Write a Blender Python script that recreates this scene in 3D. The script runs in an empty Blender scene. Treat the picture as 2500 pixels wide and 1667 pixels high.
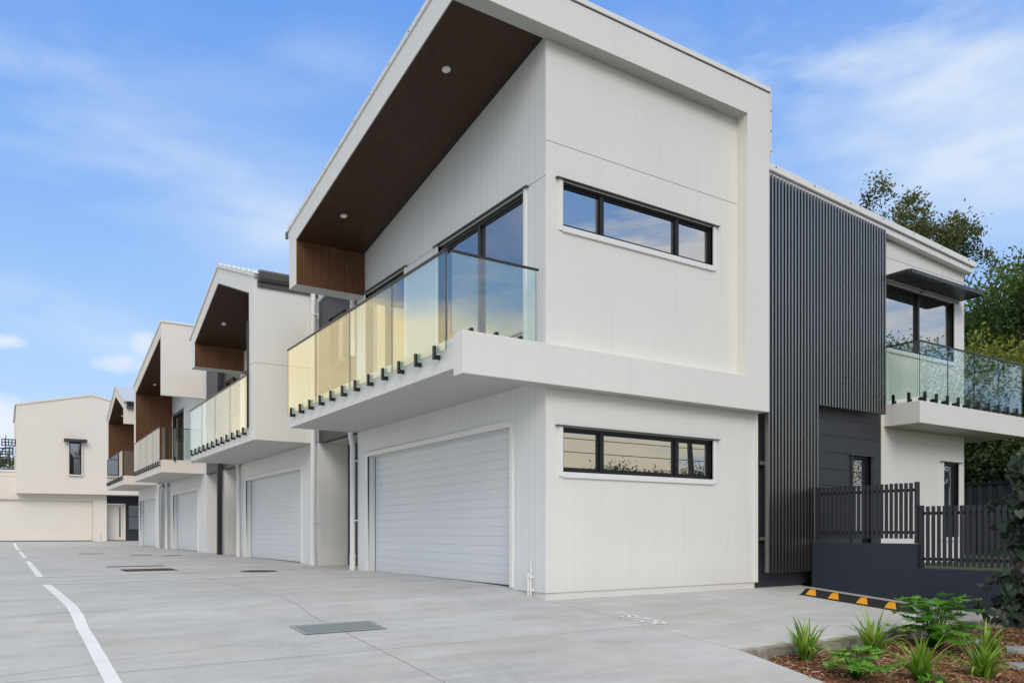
import bpy, bmesh, math, random
import numpy as np
from mathutils import Vector, Matrix
R = math.radians
random.seed(7); rng = np.random.default_rng(7)
sc = bpy.context.scene
COL = sc.collection

# ------------------------------------------------------------------ ground profile (m): flat court, falling to the street
def gz(y):
    pts = [(-400, -.62), (-2, -.62), (0, -.60), (1.5, -.50), (7.9, -.003), (8.3, .070), (8.8, .104), (9.6, .116), (10.4, .122), (22, .15), (42, .17), (50, .33), (60, .36), (900, .4)]
    for (a, za), (b, zb) in zip(pts, pts[1:]):
        if a <= y <= b: return za + (zb - za) * (y - a) / (b - a)
    return .4

# ------------------------------------------------------------------ materials
def new_mat(name):
    m = bpy.data.materials.new(name); m.use_nodes = True
    nt = m.node_tree; b = nt.nodes['Principled BSDF']
    return m, nt, b
def nd(nt, t, **kw):
    n = nt.nodes.new(t)
    for k, v in kw.items(): setattr(n, k, v)
    return n
def lk(nt, a, b): nt.links.new(a, b)
def math_n(nt, op, a, b=None, c=None, clamp=False):
    n = nd(nt, 'ShaderNodeMath', operation=op); n.use_clamp = clamp
    for i, v in enumerate((a, b, c)):
        if v is None: continue
        if isinstance(v, (int, float)): n.inputs[i].default_value = v
        else: lk(nt, v, n.inputs[i])
    return n.outputs[0]
def noise(nt, vec, scale, detail=4, rough=.55, dim='3D'):
    n = nd(nt, 'ShaderNodeTexNoise'); n.noise_dimensions = dim
    n.inputs['Scale'].default_value = scale; n.inputs['Detail'].default_value = detail; n.inputs['Roughness'].default_value = rough
    if vec is not None: lk(nt, vec, n.inputs['Vector'])
    return n.outputs['Fac']
def ramp(nt, fac, stops):
    n = nd(nt, 'ShaderNodeValToRGB'); e = n.color_ramp.elements
    while len(e) < len(stops): e.new(.5)
    for i, (p, c) in enumerate(stops):
        e[i].position = p; e[i].color = c if len(c) == 4 else (*c, 1)
    lk(nt, fac, n.inputs[0]); return n.outputs[0]
def mixc(nt, fac, a, b, bt='MIX'):
    n = nd(nt, 'ShaderNodeMix', data_type='RGBA', blend_type=bt)
    if isinstance(fac, (int, float)): n.inputs[0].default_value = fac
    else: lk(nt, fac, n.inputs[0])
    for i, v in ((6, a), (7, b)):
        if isinstance(v, tuple): n.inputs[i].default_value = (*v, 1) if len(v) == 3 else v
        else: lk(nt, v, n.inputs[i])
    return n.outputs[2]
def bump(nt, b, h, strength=.3, dist=.02):
    n = nd(nt, 'ShaderNodeBump'); n.inputs['Strength'].default_value = strength; n.inputs['Distance'].default_value = dist
    lk(nt, h, n.inputs['Height']); lk(nt, n.outputs[0], b.inputs['Normal'])
def pos(nt):
    g = nd(nt, 'ShaderNodeNewGeometry'); return g.outputs['Position']
def sep(nt, v):
    s = nd(nt, 'ShaderNodeSeparateXYZ'); lk(nt, v, s.inputs[0]); return s.outputs

def paint(name, col, rough=.5, var=.05, axis=None, spacing=.15, width=.006, gdark=.62, offset=0., joints=(), spec=.4, metal=0., under=None, grime=False):
    """painted sheet / cladding: soft tonal variation, faint weathering and (axis) board grooves at a real spacing"""
    m, nt, b = new_mat(name); p = pos(nt)
    n1 = noise(nt, p, .7, 5); n2 = noise(nt, p, 9, 3)
    v = math_n(nt, 'ADD', math_n(nt, 'MULTIPLY', n1, .75), math_n(nt, 'MULTIPLY', n2, .25))
    lo = tuple(c * (1 - var) for c in col); hi = tuple(min(1, c * (1 + var)) for c in col)
    c = ramp(nt, v, [(.3, lo), (.7, hi)])
    s = sep(nt, p)
    h = None
    if axis is not None:
        fr = math_n(nt, 'FRACT', math_n(nt, 'DIVIDE', math_n(nt, 'ADD', s[axis], offset), spacing))
        mask = math_n(nt, 'LESS_THAN', fr, width / spacing)
        h = math_n(nt, 'SUBTRACT', 1, mask)
        # every board a hair different in tone
        wn = nd(nt, 'ShaderNodeTexWhiteNoise', noise_dimensions='1D'); lk(nt, math_n(nt, 'FLOOR', math_n(nt, 'DIVIDE', math_n(nt, 'ADD', s[axis], offset), spacing)), wn.inputs['W'])
        c = mixc(nt, math_n(nt, 'MULTIPLY', wn.outputs['Value'], .05), c, tuple(x * .75 for x in col))
        c = mixc(nt, mask, c, tuple(x * gdark for x in col))
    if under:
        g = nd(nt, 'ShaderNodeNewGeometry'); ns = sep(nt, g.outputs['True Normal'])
        c = mixc(nt, math_n(nt, 'LESS_THAN', ns[2], -.6), c, under)  # down-facing faces greyed in colour to stand in for underside shade
    for (ax, val) in joints:
        d = math_n(nt, 'ABSOLUTE', math_n(nt, 'SUBTRACT', s[ax], val))
        mk = math_n(nt, 'LESS_THAN', d, .006)
        c = mixc(nt, mk, c, tuple(x * .42 for x in col))
    if grime:      # splash dust along the foot of the wall and faint runs below edges
        foot = ramp(nt, math_n(nt, 'ADD', s[2], math_n(nt, 'MULTIPLY', noise(nt, p, 3, 4), .25)), [(.12, (1, 1, 1)), (.55, (0, 0, 0))])
        mpr = nd(nt, 'ShaderNodeMapping'); mpr.inputs['Scale'].default_value = (7, 7, .35); lk(nt, p, mpr.inputs[0])
        runs = ramp(nt, noise(nt, mpr.outputs[0], 1.3, 5, .6), [(.55, (0, 0, 0)), (.75, (1, 1, 1))])
        c = mixc(nt, math_n(nt, 'ADD', math_n(nt, 'MULTIPLY', foot, .22), math_n(nt, 'MULTIPLY', runs, .09)), c, (.48, .45, .40))
    lk(nt, c, b.inputs['Base Color'])
    b.inputs['Roughness'].default_value = rough; b.inputs['Specular IOR Level'].default_value = spec; b.inputs['Metallic'].default_value = metal
    if h is not None: bump(nt, b, h, .35, .004)
    else: bump(nt, b, n2, .08, .01)
    return m

WHITE = (.80, .79, .745)
M = {}
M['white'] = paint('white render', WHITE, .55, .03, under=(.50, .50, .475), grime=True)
M['white_y'] = paint('white grooved boards facing the street', WHITE, .5, .03, axis=0, joints=((2, 5.72),), gdark=.93, width=.006, offset=.05, grime=True)
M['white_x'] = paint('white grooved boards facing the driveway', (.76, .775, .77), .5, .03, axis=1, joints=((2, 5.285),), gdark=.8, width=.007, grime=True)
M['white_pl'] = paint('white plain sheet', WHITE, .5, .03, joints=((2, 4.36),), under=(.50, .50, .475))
M['trim'] = paint('white trim', (.82, .82, .795), .4, .02)
M['warm'] = paint('white render tinted by sun glow', (.81, .75, .68), .55, .03, under=(.52, .50, .46))  # white render with the warm sun glow of the far faces painted in
M['warmdoor'] = paint('white ribbed door tinted by sun glow', (.82, .775, .70), .45, .02, axis=2, spacing=.14, width=.007, gdark=.82, offset=.03)  # the same sun warmth put into the rear door colour
M['garage'] = paint('white sectional garage door', (.70, .74, .76), .38, .02, grime=True, axis=2, spacing=.133, width=.007, gdark=.72, offset=.01)
M['char_y'] = paint('charcoal wide boards', (.044, .047, .055), .42, .10, axis=2, spacing=.276, width=.010, gdark=.18, offset=.04)
M['char'] = paint('charcoal paint', (.030, .033, .041), .5, .10)
M['char_wall'] = paint('charcoal rendered wall', (.030, .038, .056), .75, .10)
M['black'] = paint('black powder coat', (.012, .013, .015), .35, .10)
M['batten'] = paint('satin charcoal aluminium', (.33, .32, .30), .40, .06, spec=.5, metal=1.)
M['rail'] = paint('bronze handrail', (.045, .035, .03), .35, .1)
M['gutter'] = paint('grey gutter', (.10, .098, .09), .35, .08)
M['awning'] = paint('awning charcoal', (.05, .052, .056), .35, .08)
M['pipe'] = paint('white downpipe', (.80, .80, .79), .35, .02)
M['silver'] = paint('bright aluminium', (.75, .76, .78), .3, .02)

def wood(name, axis, base=(.125, .056, .027)):
    m, nt, b = new_mat(name); p = pos(nt); s = sep(nt, p)
    mp = nd(nt, 'ShaderNodeMapping'); lk(nt, p, mp.inputs[0])
    sca = [26, 26, 26]; sca[axis[1]] = 1.1
    mp.inputs['Scale'].default_value = sca
    n1 = noise(nt, mp.outputs[0], 1.0, 6, .6); n2 = noise(nt, p, 1.3, 2)
    c = ramp(nt, n1, [(.25, tuple(x * .62 for x in base)), (.5, base), (.78, tuple(x * 1.45 for x in base))])
    c = mixc(nt, math_n(nt, 'MULTIPLY', n2, .3), c, tuple(x * .7 for x in base))
    fr = math_n(nt, 'FRACT', math_n(nt, 'DIVIDE', s[axis[0]], .15))
    mask = math_n(nt, 'LESS_THAN', fr, .05)
    c = mixc(nt, math_n(nt, 'MULTIPLY', mask, .6), c, tuple(x * .35 for x in base))
    lk(nt, c, b.inputs['Base Color']); b.inputs['Roughness'].default_value = .5; b.inputs['Specular IOR Level'].default_value = .3
    bump(nt, b, math_n(nt, 'SUBTRACT', 1, mask), .4, .005)
    return m
M['wood_v'] = wood('brown timber-look panel, upright boards', (0, 2))          # face normal Y: boards upright, grooves along X
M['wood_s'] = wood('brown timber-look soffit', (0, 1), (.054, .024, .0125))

def schlick(nt, f0):
    """symmetric mirror factor for thin panes: the same from both sides"""
    g = nd(nt, 'ShaderNodeNewGeometry'); dt = nd(nt, 'ShaderNodeVectorMath', operation='DOT_PRODUCT'); lk(nt, g.outputs['Incoming'], dt.inputs[0]); lk(nt, g.outputs['Normal'], dt.inputs[1])
    c = math_n(nt, 'ABSOLUTE', dt.outputs['Value']); q = math_n(nt, 'POWER', math_n(nt, 'SUBTRACT', 1, c), 5)
    return math_n(nt, 'ADD', f0, math_n(nt, 'MULTIPLY', q, 1 - f0), clamp=True)
def win_glass(name, dark=(.012, .016, .02), f0=.32, tint=(.93, .95, .97)):
    m, nt, b = new_mat(name); p = pos(nt)
    nt.nodes.remove(b); out = nt.nodes['Material Output']
    d = nd(nt, 'ShaderNodeBsdfDiffuse'); lk(nt, ramp(nt, noise(nt, p, .9, 2), [(.35, dark), (.7, tuple(x * 2.6 for x in dark))]), d.inputs[0])
    g = nd(nt, 'ShaderNodeBsdfGlossy'); g.inputs['Roughness'].default_value = .008; g.inputs[0].default_value = (*tint, 1)
    bp = nd(nt, 'ShaderNodeBump'); bp.inputs['Strength'].default_value = .012; bp.inputs['Distance'].default_value = .01; lk(nt, noise(nt, p, 1.1, 1), bp.inputs['Height']); lk(nt, bp.outputs[0], g.inputs['Normal'])
    mx = nd(nt, 'ShaderNodeMixShader'); lk(nt, schlick(nt, f0), mx.inputs[0]); lk(nt, d.outputs[0], mx.inputs[1]); lk(nt, g.outputs[0], mx.inputs[2]); lk(nt, mx.outputs[0], out.inputs[0])
    return m
M['glass'] = win_glass('window glass')
M['glass_st'] = win_glass('upper street window glass', f0=.60, tint=(1., .93, .86))
M['glass_low'] = win_glass('street window glass', f0=.46, tint=(.97, .95, .86))
def bal_glass():
    m, nt, b = new_mat('balustrade glass'); nt.nodes.remove(b); out = nt.nodes['Material Output']
    t = nd(nt, 'ShaderNodeBsdfTransparent'); t.inputs[0].default_value = (.90, .965, .93, 1)
    g = nd(nt, 'ShaderNodeBsdfGlossy'); g.inputs['Roughness'].default_value = .004; g.inputs[0].default_value = (1, 1, 1, 1)
    mx = nd(nt, 'ShaderNodeMixShader'); lk(nt, schlick(nt, .13), mx.inputs[0]); lk(nt, t.outputs[0], mx.inputs[1]); lk(nt, g.outputs[0], mx.inputs[2]); lk(nt, mx.outputs[0], out.inputs[0])
    return m
M['bal'] = bal_glass()
M['edge'] = paint('glass edge', (.02, .045, .04), .2, .05)

def concrete():
    m, nt, b = new_mat('broomed concrete'); p = pos(nt); s = sep(nt, p)
    a = noise(nt, p, .33, 6, .6); d = noise(nt, p, 2.1, 5, .62); e = noise(nt, p, 34, 3, .6)
    mp = nd(nt, 'ShaderNodeMapping'); mp.inputs['Scale'].default_value = (.55, 2.6, 1); mp.inputs['Rotation'].default_value = (0, 0, .2); lk(nt, p, mp.inputs[0])
    st = noise(nt, mp.outputs[0], 1.6, 6, .68)
    v = math_n(nt, 'ADD', math_n(nt, 'ADD', math_n(nt, 'MULTIPLY', a, .24), math_n(nt, 'MULTIPLY', d, .20)), math_n(nt, 'ADD', math_n(nt, 'MULTIPLY', e, .20), math_n(nt, 'MULTIPLY', st, .36)))
    c = ramp(nt, v, [(.40, (.44, .437, .422)), (.50, (.53, .528, .515)), (.60, (.60, .597, .58))])
    # warm stains
    w = noise(nt, p, .8, 5, .7)
    c = mixc(nt, ramp(nt, w, [(.50, (0, 0, 0)), (.68, (.6, .6, .6))]), c, (.50, .455, .37))
    # dark patches
    w2 = noise(nt, mp.outputs[0], .9, 5, .7)
    c = mixc(nt, ramp(nt, w2, [(.56, (0, 0, 0)), (.70, (.5, .5, .5))]), c, (.37, .365, .35))
    # tooled joints and sawcuts (x lines, y lines)
    def line(coord, val, wd=.006, lim=None):
        wob = math_n(nt, 'MULTIPLY', math_n(nt, 'SUBTRACT', noise(nt, p, 1.2, 2), .5), .03)
        mk = math_n(nt, 'LESS_THAN', math_n(nt, 'ABSOLUTE', math_n(nt, 'SUBTRACT', math_n(nt, 'ADD', coord, wob), val)), wd)
        for (cc, lo, hi) in (lim or ()):
            mk = math_n(nt, 'MULTIPLY', mk, math_n(nt, 'MULTIPLY', math_n(nt, 'GREATER_THAN', cc, lo), math_n(nt, 'LESS_THAN', cc, hi)))
        return mk
    dg = math_n(nt, 'SUBTRACT', s[1], math_n(nt, 'MULTIPLY', s[0], .27))
    dg2 = math_n(nt, 'ADD', s[1], math_n(nt, 'MULTIPLY', s[0], 1.05))
    L = [line(s[0], 2.66, .007), line(s[1], 6.12, .007, [(s[0], -9, 5.7)]), line(s[0], 5.70, .007, [(s[1], 0, 7.9)]),
         line(dg, 6.32, .006, [(s[0], -9, 2.2)]), line(s[1], 20.2, .01, [(s[0], -9, 5.7)]), line(s[1], 29., .012, [(s[0], -9, 5.7)]),
         line(dg2, 10.5, .004, [(s[0], 3.0, 4.0)]), line(s[1], 0.9, .007)]
    # little kerb strip near the garage threshold
    jm = L[0]
    for l in L[1:]: jm = math_n(nt, 'MAXIMUM', jm, l)
    c = mixc(nt, math_n(nt, 'MULTIPLY', jm, .6), c, (.17, .155, .13))
    # two curved tyre scuffs
    for (cx, cy, r0, k0, k1) in ((1.2, 5.6, 1.95, .2, 1.0), (1.2, 5.6, 2.16, .2, 1.0), (.55, 5.2, 2.2, 1.0, 1.7)):
        dx = math_n(nt, 'SUBTRACT', s[0], cx); dy = math_n(nt, 'SUBTRACT', s[1], cy)
        rr = math_n(nt, 'SQRT', math_n(nt, 'ADD', math_n(nt, 'MULTIPLY', dx, dx), math_n(nt, 'MULTIPLY', dy, dy)))
        mk = math_n(nt, 'LESS_THAN', math_n(nt, 'ABSOLUTE', math_n(nt, 'SUBTRACT', rr, r0)), .045)
        mk = math_n(nt, 'MULTIPLY', mk, math_n(nt, 'MULTIPLY', math_n(nt, 'GREATER_THAN', dx, k0), math_n(nt, 'GREATER_THAN', 0.0, dy)))
        mk = math_n(nt, 'MULTIPLY', mk, math_n(nt, 'MULTIPLY', ramp(nt, noise(nt, p, 5, 3, .7), [(.4, (0, 0, 0)), (.6, (1, 1, 1))]), .22))
        c = mixc(nt, mk, c, (.30, .30, .30))
    # specks
    vo = nd(nt, 'ShaderNodeTexVoronoi'); vo.inputs['Scale'].default_value = 1.7; lk(nt, p, vo.inputs['Vector'])
    sp = math_n(nt, 'LESS_THAN', vo.outputs['Distance'], .016)
    c = mixc(nt, math_n(nt, 'MULTIPLY', sp, .8), c, (.10, .09, .075))
    lk(nt, c, b.inputs['Base Color']); b.inputs['Roughness'].default_value = .72; b.inputs['Specular IOR Level'].default_value = .35
    bump(nt, b, math_n(nt, 'SUBTRACT', math_n(nt, 'ADD', math_n(nt, 'MULTIPLY', e, .5), math_n(nt, 'MULTIPLY', d, .5)), jm), .25, .008)
    return m
M['concrete'] = concrete()
def mottled(name, lo, mid, hi, scale=3., rough=.9, bs=.4, detail=6):
    m, nt, b = new_mat(name); p = pos(nt)
    v = noise(nt, p, scale, detail, .65)
    lk(nt, ramp(nt, v, [(.32, lo), (.5, mid), (.68, hi)]), b.inputs['Base Color'])
    b.inputs['Roughness'].default_value = rough; b.inputs['Specular IOR Level'].default_value = .25
    bump(nt, b, noise(nt, p, scale * 5, 4), bs, .02); return m
M['slabedge'] = mottled('cast concrete edge', (.22, .20, .165), (.34, .315, .27), (.45, .425, .38), 7)
M['soil'] = mottled('bark mulch bed', (.08, .034, .016), (.21, .10, .05), (.34, .19, .11), 14, .95, .8)
M['earth'] = mottled('grass and earth', (.04, .05, .02), (.07, .085, .035), (.11, .11, .06), .6, .95)
M['bark'] = mottled('tree bark', (.06, .045, .035), (.13, .10, .08), (.22, .18, .15), 5)
M['stone'] = mottled('grey paving stone', (.22, .24, .26), (.30, .32, .34), (.38, .40, .42), 4)
M['rust'] = mottled('rusty iron cover', (.05, .032, .022), (.10, .07, .052), (.16, .12, .10), 8)
M['rubber'] = paint('black rubber', (.016, .016, .017), .65, .15)
M['yellow'] = paint('yellow reflector', (.80, .36, .015), .4, .05)
M['line'] = mottled('road line paint', (.80, .80, .78), (.86, .86, .84), (.90, .90, .88), 5, .6, .1)
M['iron'] = paint('galvanised grate', (.46, .50, .50), .5, .1)
M['dark'] = paint('dark void', (.02, .02, .02), .9, .1)
M['wire'] = paint('power wire', (.01, .01, .01), .6, .1)
M['roofmetal'] = paint('pale roof sheeting', (.60, .63, .67), .35, .03, axis=0, spacing=.19, width=.05, gdark=.9, spec=.5)
M['lampglass'] = paint('frosted downlight', (.78, .80, .79), .3, .01)

def chips():
    m, nt, b = new_mat('bark chips')
    a = nd(nt, 'ShaderNodeAttribute', attribute_name='tone')
    c = ramp(nt, a.outputs['Fac'], [(0, (.10, .038, .017)), (.35, (.30, .14, .07)), (.7, (.48, .29, .17)), (1, (.68, .52, .38))])
    lk(nt, c, b.inputs['Base Color']); b.inputs['Roughness'].default_value = .9; return m
M['chips'] = chips()
def leafmat(name, c0, c1, c2, trans=.35, rough=.45, nscale=.9):
    m, nt, b = new_mat(name); p = pos(nt)
    a = nd(nt, 'ShaderNodeAttribute', attribute_name='tone')
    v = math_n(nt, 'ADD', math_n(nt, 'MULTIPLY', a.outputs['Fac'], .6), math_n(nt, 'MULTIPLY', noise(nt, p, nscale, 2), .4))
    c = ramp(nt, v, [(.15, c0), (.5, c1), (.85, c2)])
    lk(nt, c, b.inputs['Base Color']); b.inputs['Roughness'].default_value = rough; b.inputs['Specular IOR Level'].default_value = .35
    t = nd(nt, 'ShaderNodeBsdfTranslucent'); lk(nt, c, t.inputs[0])
    mx = nd(nt, 'ShaderNodeMixShader'); mx.inputs[0].default_value = trans
    out = nt.nodes['Material Output']; lk(nt, b.outputs[0], mx.inputs[1]); lk(nt, t.outputs[0], mx.inputs[2]); lk(nt, mx.outputs[0], out.inputs[0])
    return m
M['leaf_tall'] = leafmat('olive gum leaves', (.035, .052, .018), (.10, .13, .036), (.22, .22, .07))
M['leaf_dark'] = leafmat('dark evergreen leaves', (.010, .020, .008), (.035, .060, .018), (.09, .13, .035))
M['leaf_mid'] = leafmat('mid green leaves', (.020, .045, .013), (.07, .13, .03), (.17, .25, .05))
M['leaf_lime'] = leafmat('lit yellow green leaves', (.06, .095, .016), (.16, .20, .03), (.32, .33, .06))
M['leaf_strap'] = leafmat('strappy leaves', (.05, .13, .012), (.20, .38, .04), (.48, .62, .13), .3, .4, 5)
M['leaf_philo'] = leafmat('glossy lobed leaves', (.05, .15, .018), (.14, .38, .035), (.34, .62, .09), .3, .35, 6)
M['leaf_red'] = leafmat('dark heart leaves', (.020, .010, .012), (.022, .040, .022), (.055, .095, .050), .2, .4, 3)

# ------------------------------------------------------------------ objects
ROOT = {}
def root_loc(o):
    while o.parent: o = o.parent
    return Vector(ROOT.get(o.name, (0, 0, 0)))
def thing(name, label, cat, loc=(0, 0, 0), group=None):
    o = bpy.data.objects.new(name, None); COL.objects.link(o); o.location = loc
    o.empty_display_size = .3
    o['label'] = label; o['category'] = cat
    if group: o['group'] = group
    ROOT[o.name] = tuple(loc)
    return o
def tag(o, label, cat, group=None, kind=None):
    if label: o['label'] = label
    if cat: o['category'] = cat
    if group: o['group'] = group
    if kind: o['kind'] = kind
    return o

class MB:
    def __init__(s): s.v = []; s.f = []; s.mi = []
    def add(s, vs, fs, mi=0):
        n = len(s.v); s.v += [tuple(v) for v in vs]; s.f += [tuple(i + n for i in f) for f in fs]; s.mi += [mi] * len(fs); return s
    def box(s, x0, x1, y0, y1, z0, z1, mi=0):
        x0, x1 = sorted((x0, x1)); y0, y1 = sorted((y0, y1)); z0, z1 = sorted((z0, z1))
        vs = [(x, y, z) for z in (z0, z1) for y in (y0, y1) for x in (x0, x1)]
        return s.add(vs, [(0, 2, 3, 1), (4, 5, 7, 6), (0, 1, 5, 4), (2, 6, 7, 3), (0, 4, 6, 2), (1, 3, 7, 5)], mi)
    def prism(s, poly, a0, a1, plane='YZ', mi=0):
        """poly in plane YZ extruded along X, or XZ extruded along Y"""
        n = len(poly)
        if plane == 'YZ': A = [(a0, p, q) for p, q in poly]; B = [(a1, p, q) for p, q in poly]
        elif plane == 'XZ': A = [(p, a0, q) for p, q in poly]; B = [(p, a1, q) for p, q in poly]
        else: A = [(p, q, a0) for p, q in poly]; B = [(p, q, a1) for p, q in poly]
        fs = [tuple(range(n)), tuple(range(2 * n - 1, n - 1, -1))] + [(i, i + n, (i + 1) % n + n, (i + 1) % n) for i in range(n)]
        return s.add(A + B, fs, mi)
    def tube(s, pts, rad, n=10, mi=0, cap=True):
        pts = [Vector(p) for p in pts]; rad = rad if isinstance(rad, (list, tuple)) else [rad] * len(pts)
        rings = []; vs = []
        t0 = (pts[1] - pts[0]).normalized(); up = Vector((0, 0, 1)) if abs(t0.z) < .9 else Vector((1, 0, 0)); a = t0.cross(up).normalized()
        for i, p in enumerate(pts):
            t = ((pts[min(i + 1, len(pts) - 1)] - pts[max(i - 1, 0)])).normalized()
            a = (a - t * a.dot(t)).normalized(); b = t.cross(a)
            for k in range(n):
                w = 2 * math.pi * k / n; vs.append(p + (a * math.cos(w) + b * math.sin(w)) * rad[i])
        fs = [(i * n + k, i * n + (k + 1) % n, (i + 1) * n + (k + 1) % n, (i + 1) * n + k) for i in range(len(pts) - 1) for k in range(n)]
        if cap: fs += [tuple(range(n - 1, -1, -1)), tuple((len(pts) - 1) * n + k for k in range(n))]
        return s.add(vs, fs, mi)
    def wall(s, axis, plane, a0, a1, z0, z1, holes=(), thick=.18):
        """outer face faces -axis; real openings with reveals"""
        P = (lambda a, z, d: (plane + d, a, z)) if axis == 'x' else (lambda a, z, d: (a, plane + d, z))
        As = sorted({a0, a1, *[h[0] for h in holes], *[h[1] for h in holes]}); Zs = sorted({z0, z1, *[h[2] for h in holes], *[h[3] for h in holes]})
        As = [a for a in As if a0 <= a <= a1]; Zs = [z for z in Zs if z0 <= z <= z1]
        ish = lambda a, z: any(h[0] < a < h[1] and h[2] < z < h[3] for h in holes)
        for d in (0, thick):
            for i in range(len(As) - 1):
                for j in range(len(Zs) - 1):
                    if ish((As[i] + As[i + 1]) / 2, (Zs[j] + Zs[j + 1]) / 2): continue
                    s.add([P(As[i], Zs[j], d), P(As[i + 1], Zs[j], d), P(As[i + 1], Zs[j + 1], d), P(As[i], Zs[j + 1], d)], [(0, 1, 2, 3)])
        for (b0, b1, c0, c1) in list(holes) + [(a0, a1, z0, z1)]:
            q = [(b0, c0), (b1, c0), (b1, c1), (b0, c1)]
            for i in range(4):
                (pa, pz), (qa, qz) = q[i], q[(i + 1) % 4]
                s.add([P(pa, pz, 0), P(qa, qz, 0), P(qa, qz, thick), P(pa, pz, thick)], [(0, 1, 2, 3)])
        return s
    def build(s, name, mat, parent=None, bevel=0, smooth=False, merge=True, off=None):
        me = bpy.data.meshes.new(name)
        o0 = root_loc(parent) if parent else (Vector(off) if off else Vector((0, 0, 0)))
        me.from_pydata([tuple(Vector(v) - o0) for v in s.v], [], s.f)
        for m in (mat if isinstance(mat, (list, tuple)) else [mat]): me.materials.append(m)
        if any(s.mi): me.polygons.foreach_set('material_index', s.mi)
        bm = bmesh.new(); bm.from_mesh(me)
        if merge: bmesh.ops.remove_doubles(bm, verts=bm.verts, dist=.0002)
        bmesh.ops.recalc_face_normals(bm, faces=bm.faces); bm.to_mesh(me); bm.free()
        if smooth: me.polygons.foreach_set('use_smooth', [True] * len(me.polygons))
        o = bpy.data.objects.new(name, me); COL.objects.link(o)
        if parent: o.parent = parent
        elif off: o.location = off
        if bevel:
            b = o.modifiers.new('soft edge', 'BEVEL'); b.width = bevel; b.segments = 2; b.limit_method = 'ANGLE'; b.angle_limit = R(40)
        return o
    def single(s, name, mat, label, cat, loc, group=None, **kw):
        return tag(s.build(name, mat, None, off=loc, **kw), label, cat, group)

def box(name, mat, parent, *b, bevel=0): return MB().box(*b).build(name, mat, parent, bevel)
# axis aware box for things mounted on a wall whose outer face faces -axis; d = depth behind the wall plane (negative = proud)
def wbox(mb, axis, plane, a0, a1, z0, z1, d0, d1, mi=0):
    if axis == 'x': return mb.box(plane + d0, plane + d1, a0, a1, z0, z1, mi)
    return mb.box(a0, a1, plane + d0, plane + d1, z0, z1, mi)

def window(root, axis, plane, a0, a1, z0, z1, splits=(), hsplit=None, glass='glass', trim='trim', name='window', sill=True, head=True, fw=.034, awn=None):
    fr = MB(); D0, D1 = .03, .085
    wbox(fr, axis, plane, a0, a0 + fw, z0, z1, D0, D1); wbox(fr, axis, plane, a1 - fw, a1, z0, z1, D0, D1)
    wbox(fr, axis, plane, a0 + fw, a1 - fw, z0, z0 + fw, D0, D1); wbox(fr, axis, plane, a0 + fw, a1 - fw, z1 - fw * 1.15, z1, D0, D1)
    w = fr.build(name, M['black'], root, .004)
    edges = [a0 + fw] + list(splits) + [a1 - fw]
    for sp in splits:
        mb = MB(); wbox(mb, axis, plane, sp - .032, sp + .032, z0 + fw, z1 - fw * 1.15, D0 - .006, D1 + .01); mb.build('mullion', M['black'], w, .003)
    for i in range(len(edges) - 1):
        mb = MB(); l = edges[i] + (.032 if i else 0); r = edges[i + 1] - (.032 if i < len(edges) - 2 else 0)
        sash = .022
        wbox(mb, axis, plane, l + sash, r - sash, z0 + fw + sash, z1 - fw - sash - .01, .072, .078); mb.build('pane', M[glass], w)
        mb = MB()
        wbox(mb, axis, plane, l, l + sash, z0 + fw, z1 - fw * 1.15, .05, .09); wbox(mb, axis, plane, r - sash, r, z0 + fw, z1 - fw * 1.15, .05, .09)
        wbox(mb, axis, plane, l + sash, r - sash, z0 + fw, z0 + fw + sash, .05, .09); wbox(mb, axis, plane, l + sash, r - sash, z1 - fw * 1.15 - sash, z1 - fw * 1.15, .05, .09)
        mb.build('sash', M['black'], w)
    if hsplit:
        mb = MB(); wbox(mb, axis, plane, a0 + fw, a1 - fw, hsplit - .02, hsplit + .02, D0 - .004, D1 + .012); mb.build('transom', M['black'], w)
    if trim:
        tw = .06
        for (l, r_) in ((a0 - tw, a0), (a1, a1 + tw)):
            mb = MB(); wbox(mb, axis, plane, l, r_, z0 - (tw if sill else 0), z1 + .004, -.022, .05); mb.build('side_trim', M[trim], w, .004)
        if sill: mb = MB(); wbox(mb, axis, plane, a0, a1, z0 - tw - .012, z0, -.03, .05); mb.build('sill', M[trim], w, .004)
    if head:
        mb = MB(); wbox(mb, axis, plane, a0 - tw - .05 if trim else a0 - .05, a1 + tw + .05 if trim else a1 + .05, z1 + .004, z1 + .016, -.05, .02); mb.build('head_flashing', M['gutter'], w)
    return w

def garage_door(root, axis, plane, a0, a1, z0, z1, mat='garage', trim='trim'):
    mb = MB(); wbox(mb, axis, plane, a0 + .004, a1 - .004, z0 + .012, z1, .15, .17)
    d = mb.build('garage_door', M[mat], root)
    mb = MB(); wbox(mb, axis, plane, a0, a1, z0 - .02, z0 + .012, .14, .18); wbox(mb, axis, plane, a0, a0 + .012, z0, z1, .145, .18); wbox(mb, axis, plane, a1 - .012, a1, z0, z1, .145, .18)
    mb.build('rubber_seal', M['rubber'], d)
    mb = MB(); tw = .085
    wbox(mb, axis, plane, a0 - tw, a0, z0, z1 + tw, -.018, .03); wbox(mb, axis, plane, a1, a1 + tw, z0, z1 + tw, -.018, .03); wbox(mb, axis, plane, a0, a1, z1, z1 + tw, -.018, .03)
    mb.build('door_trim', M[trim], d, .004)

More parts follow.
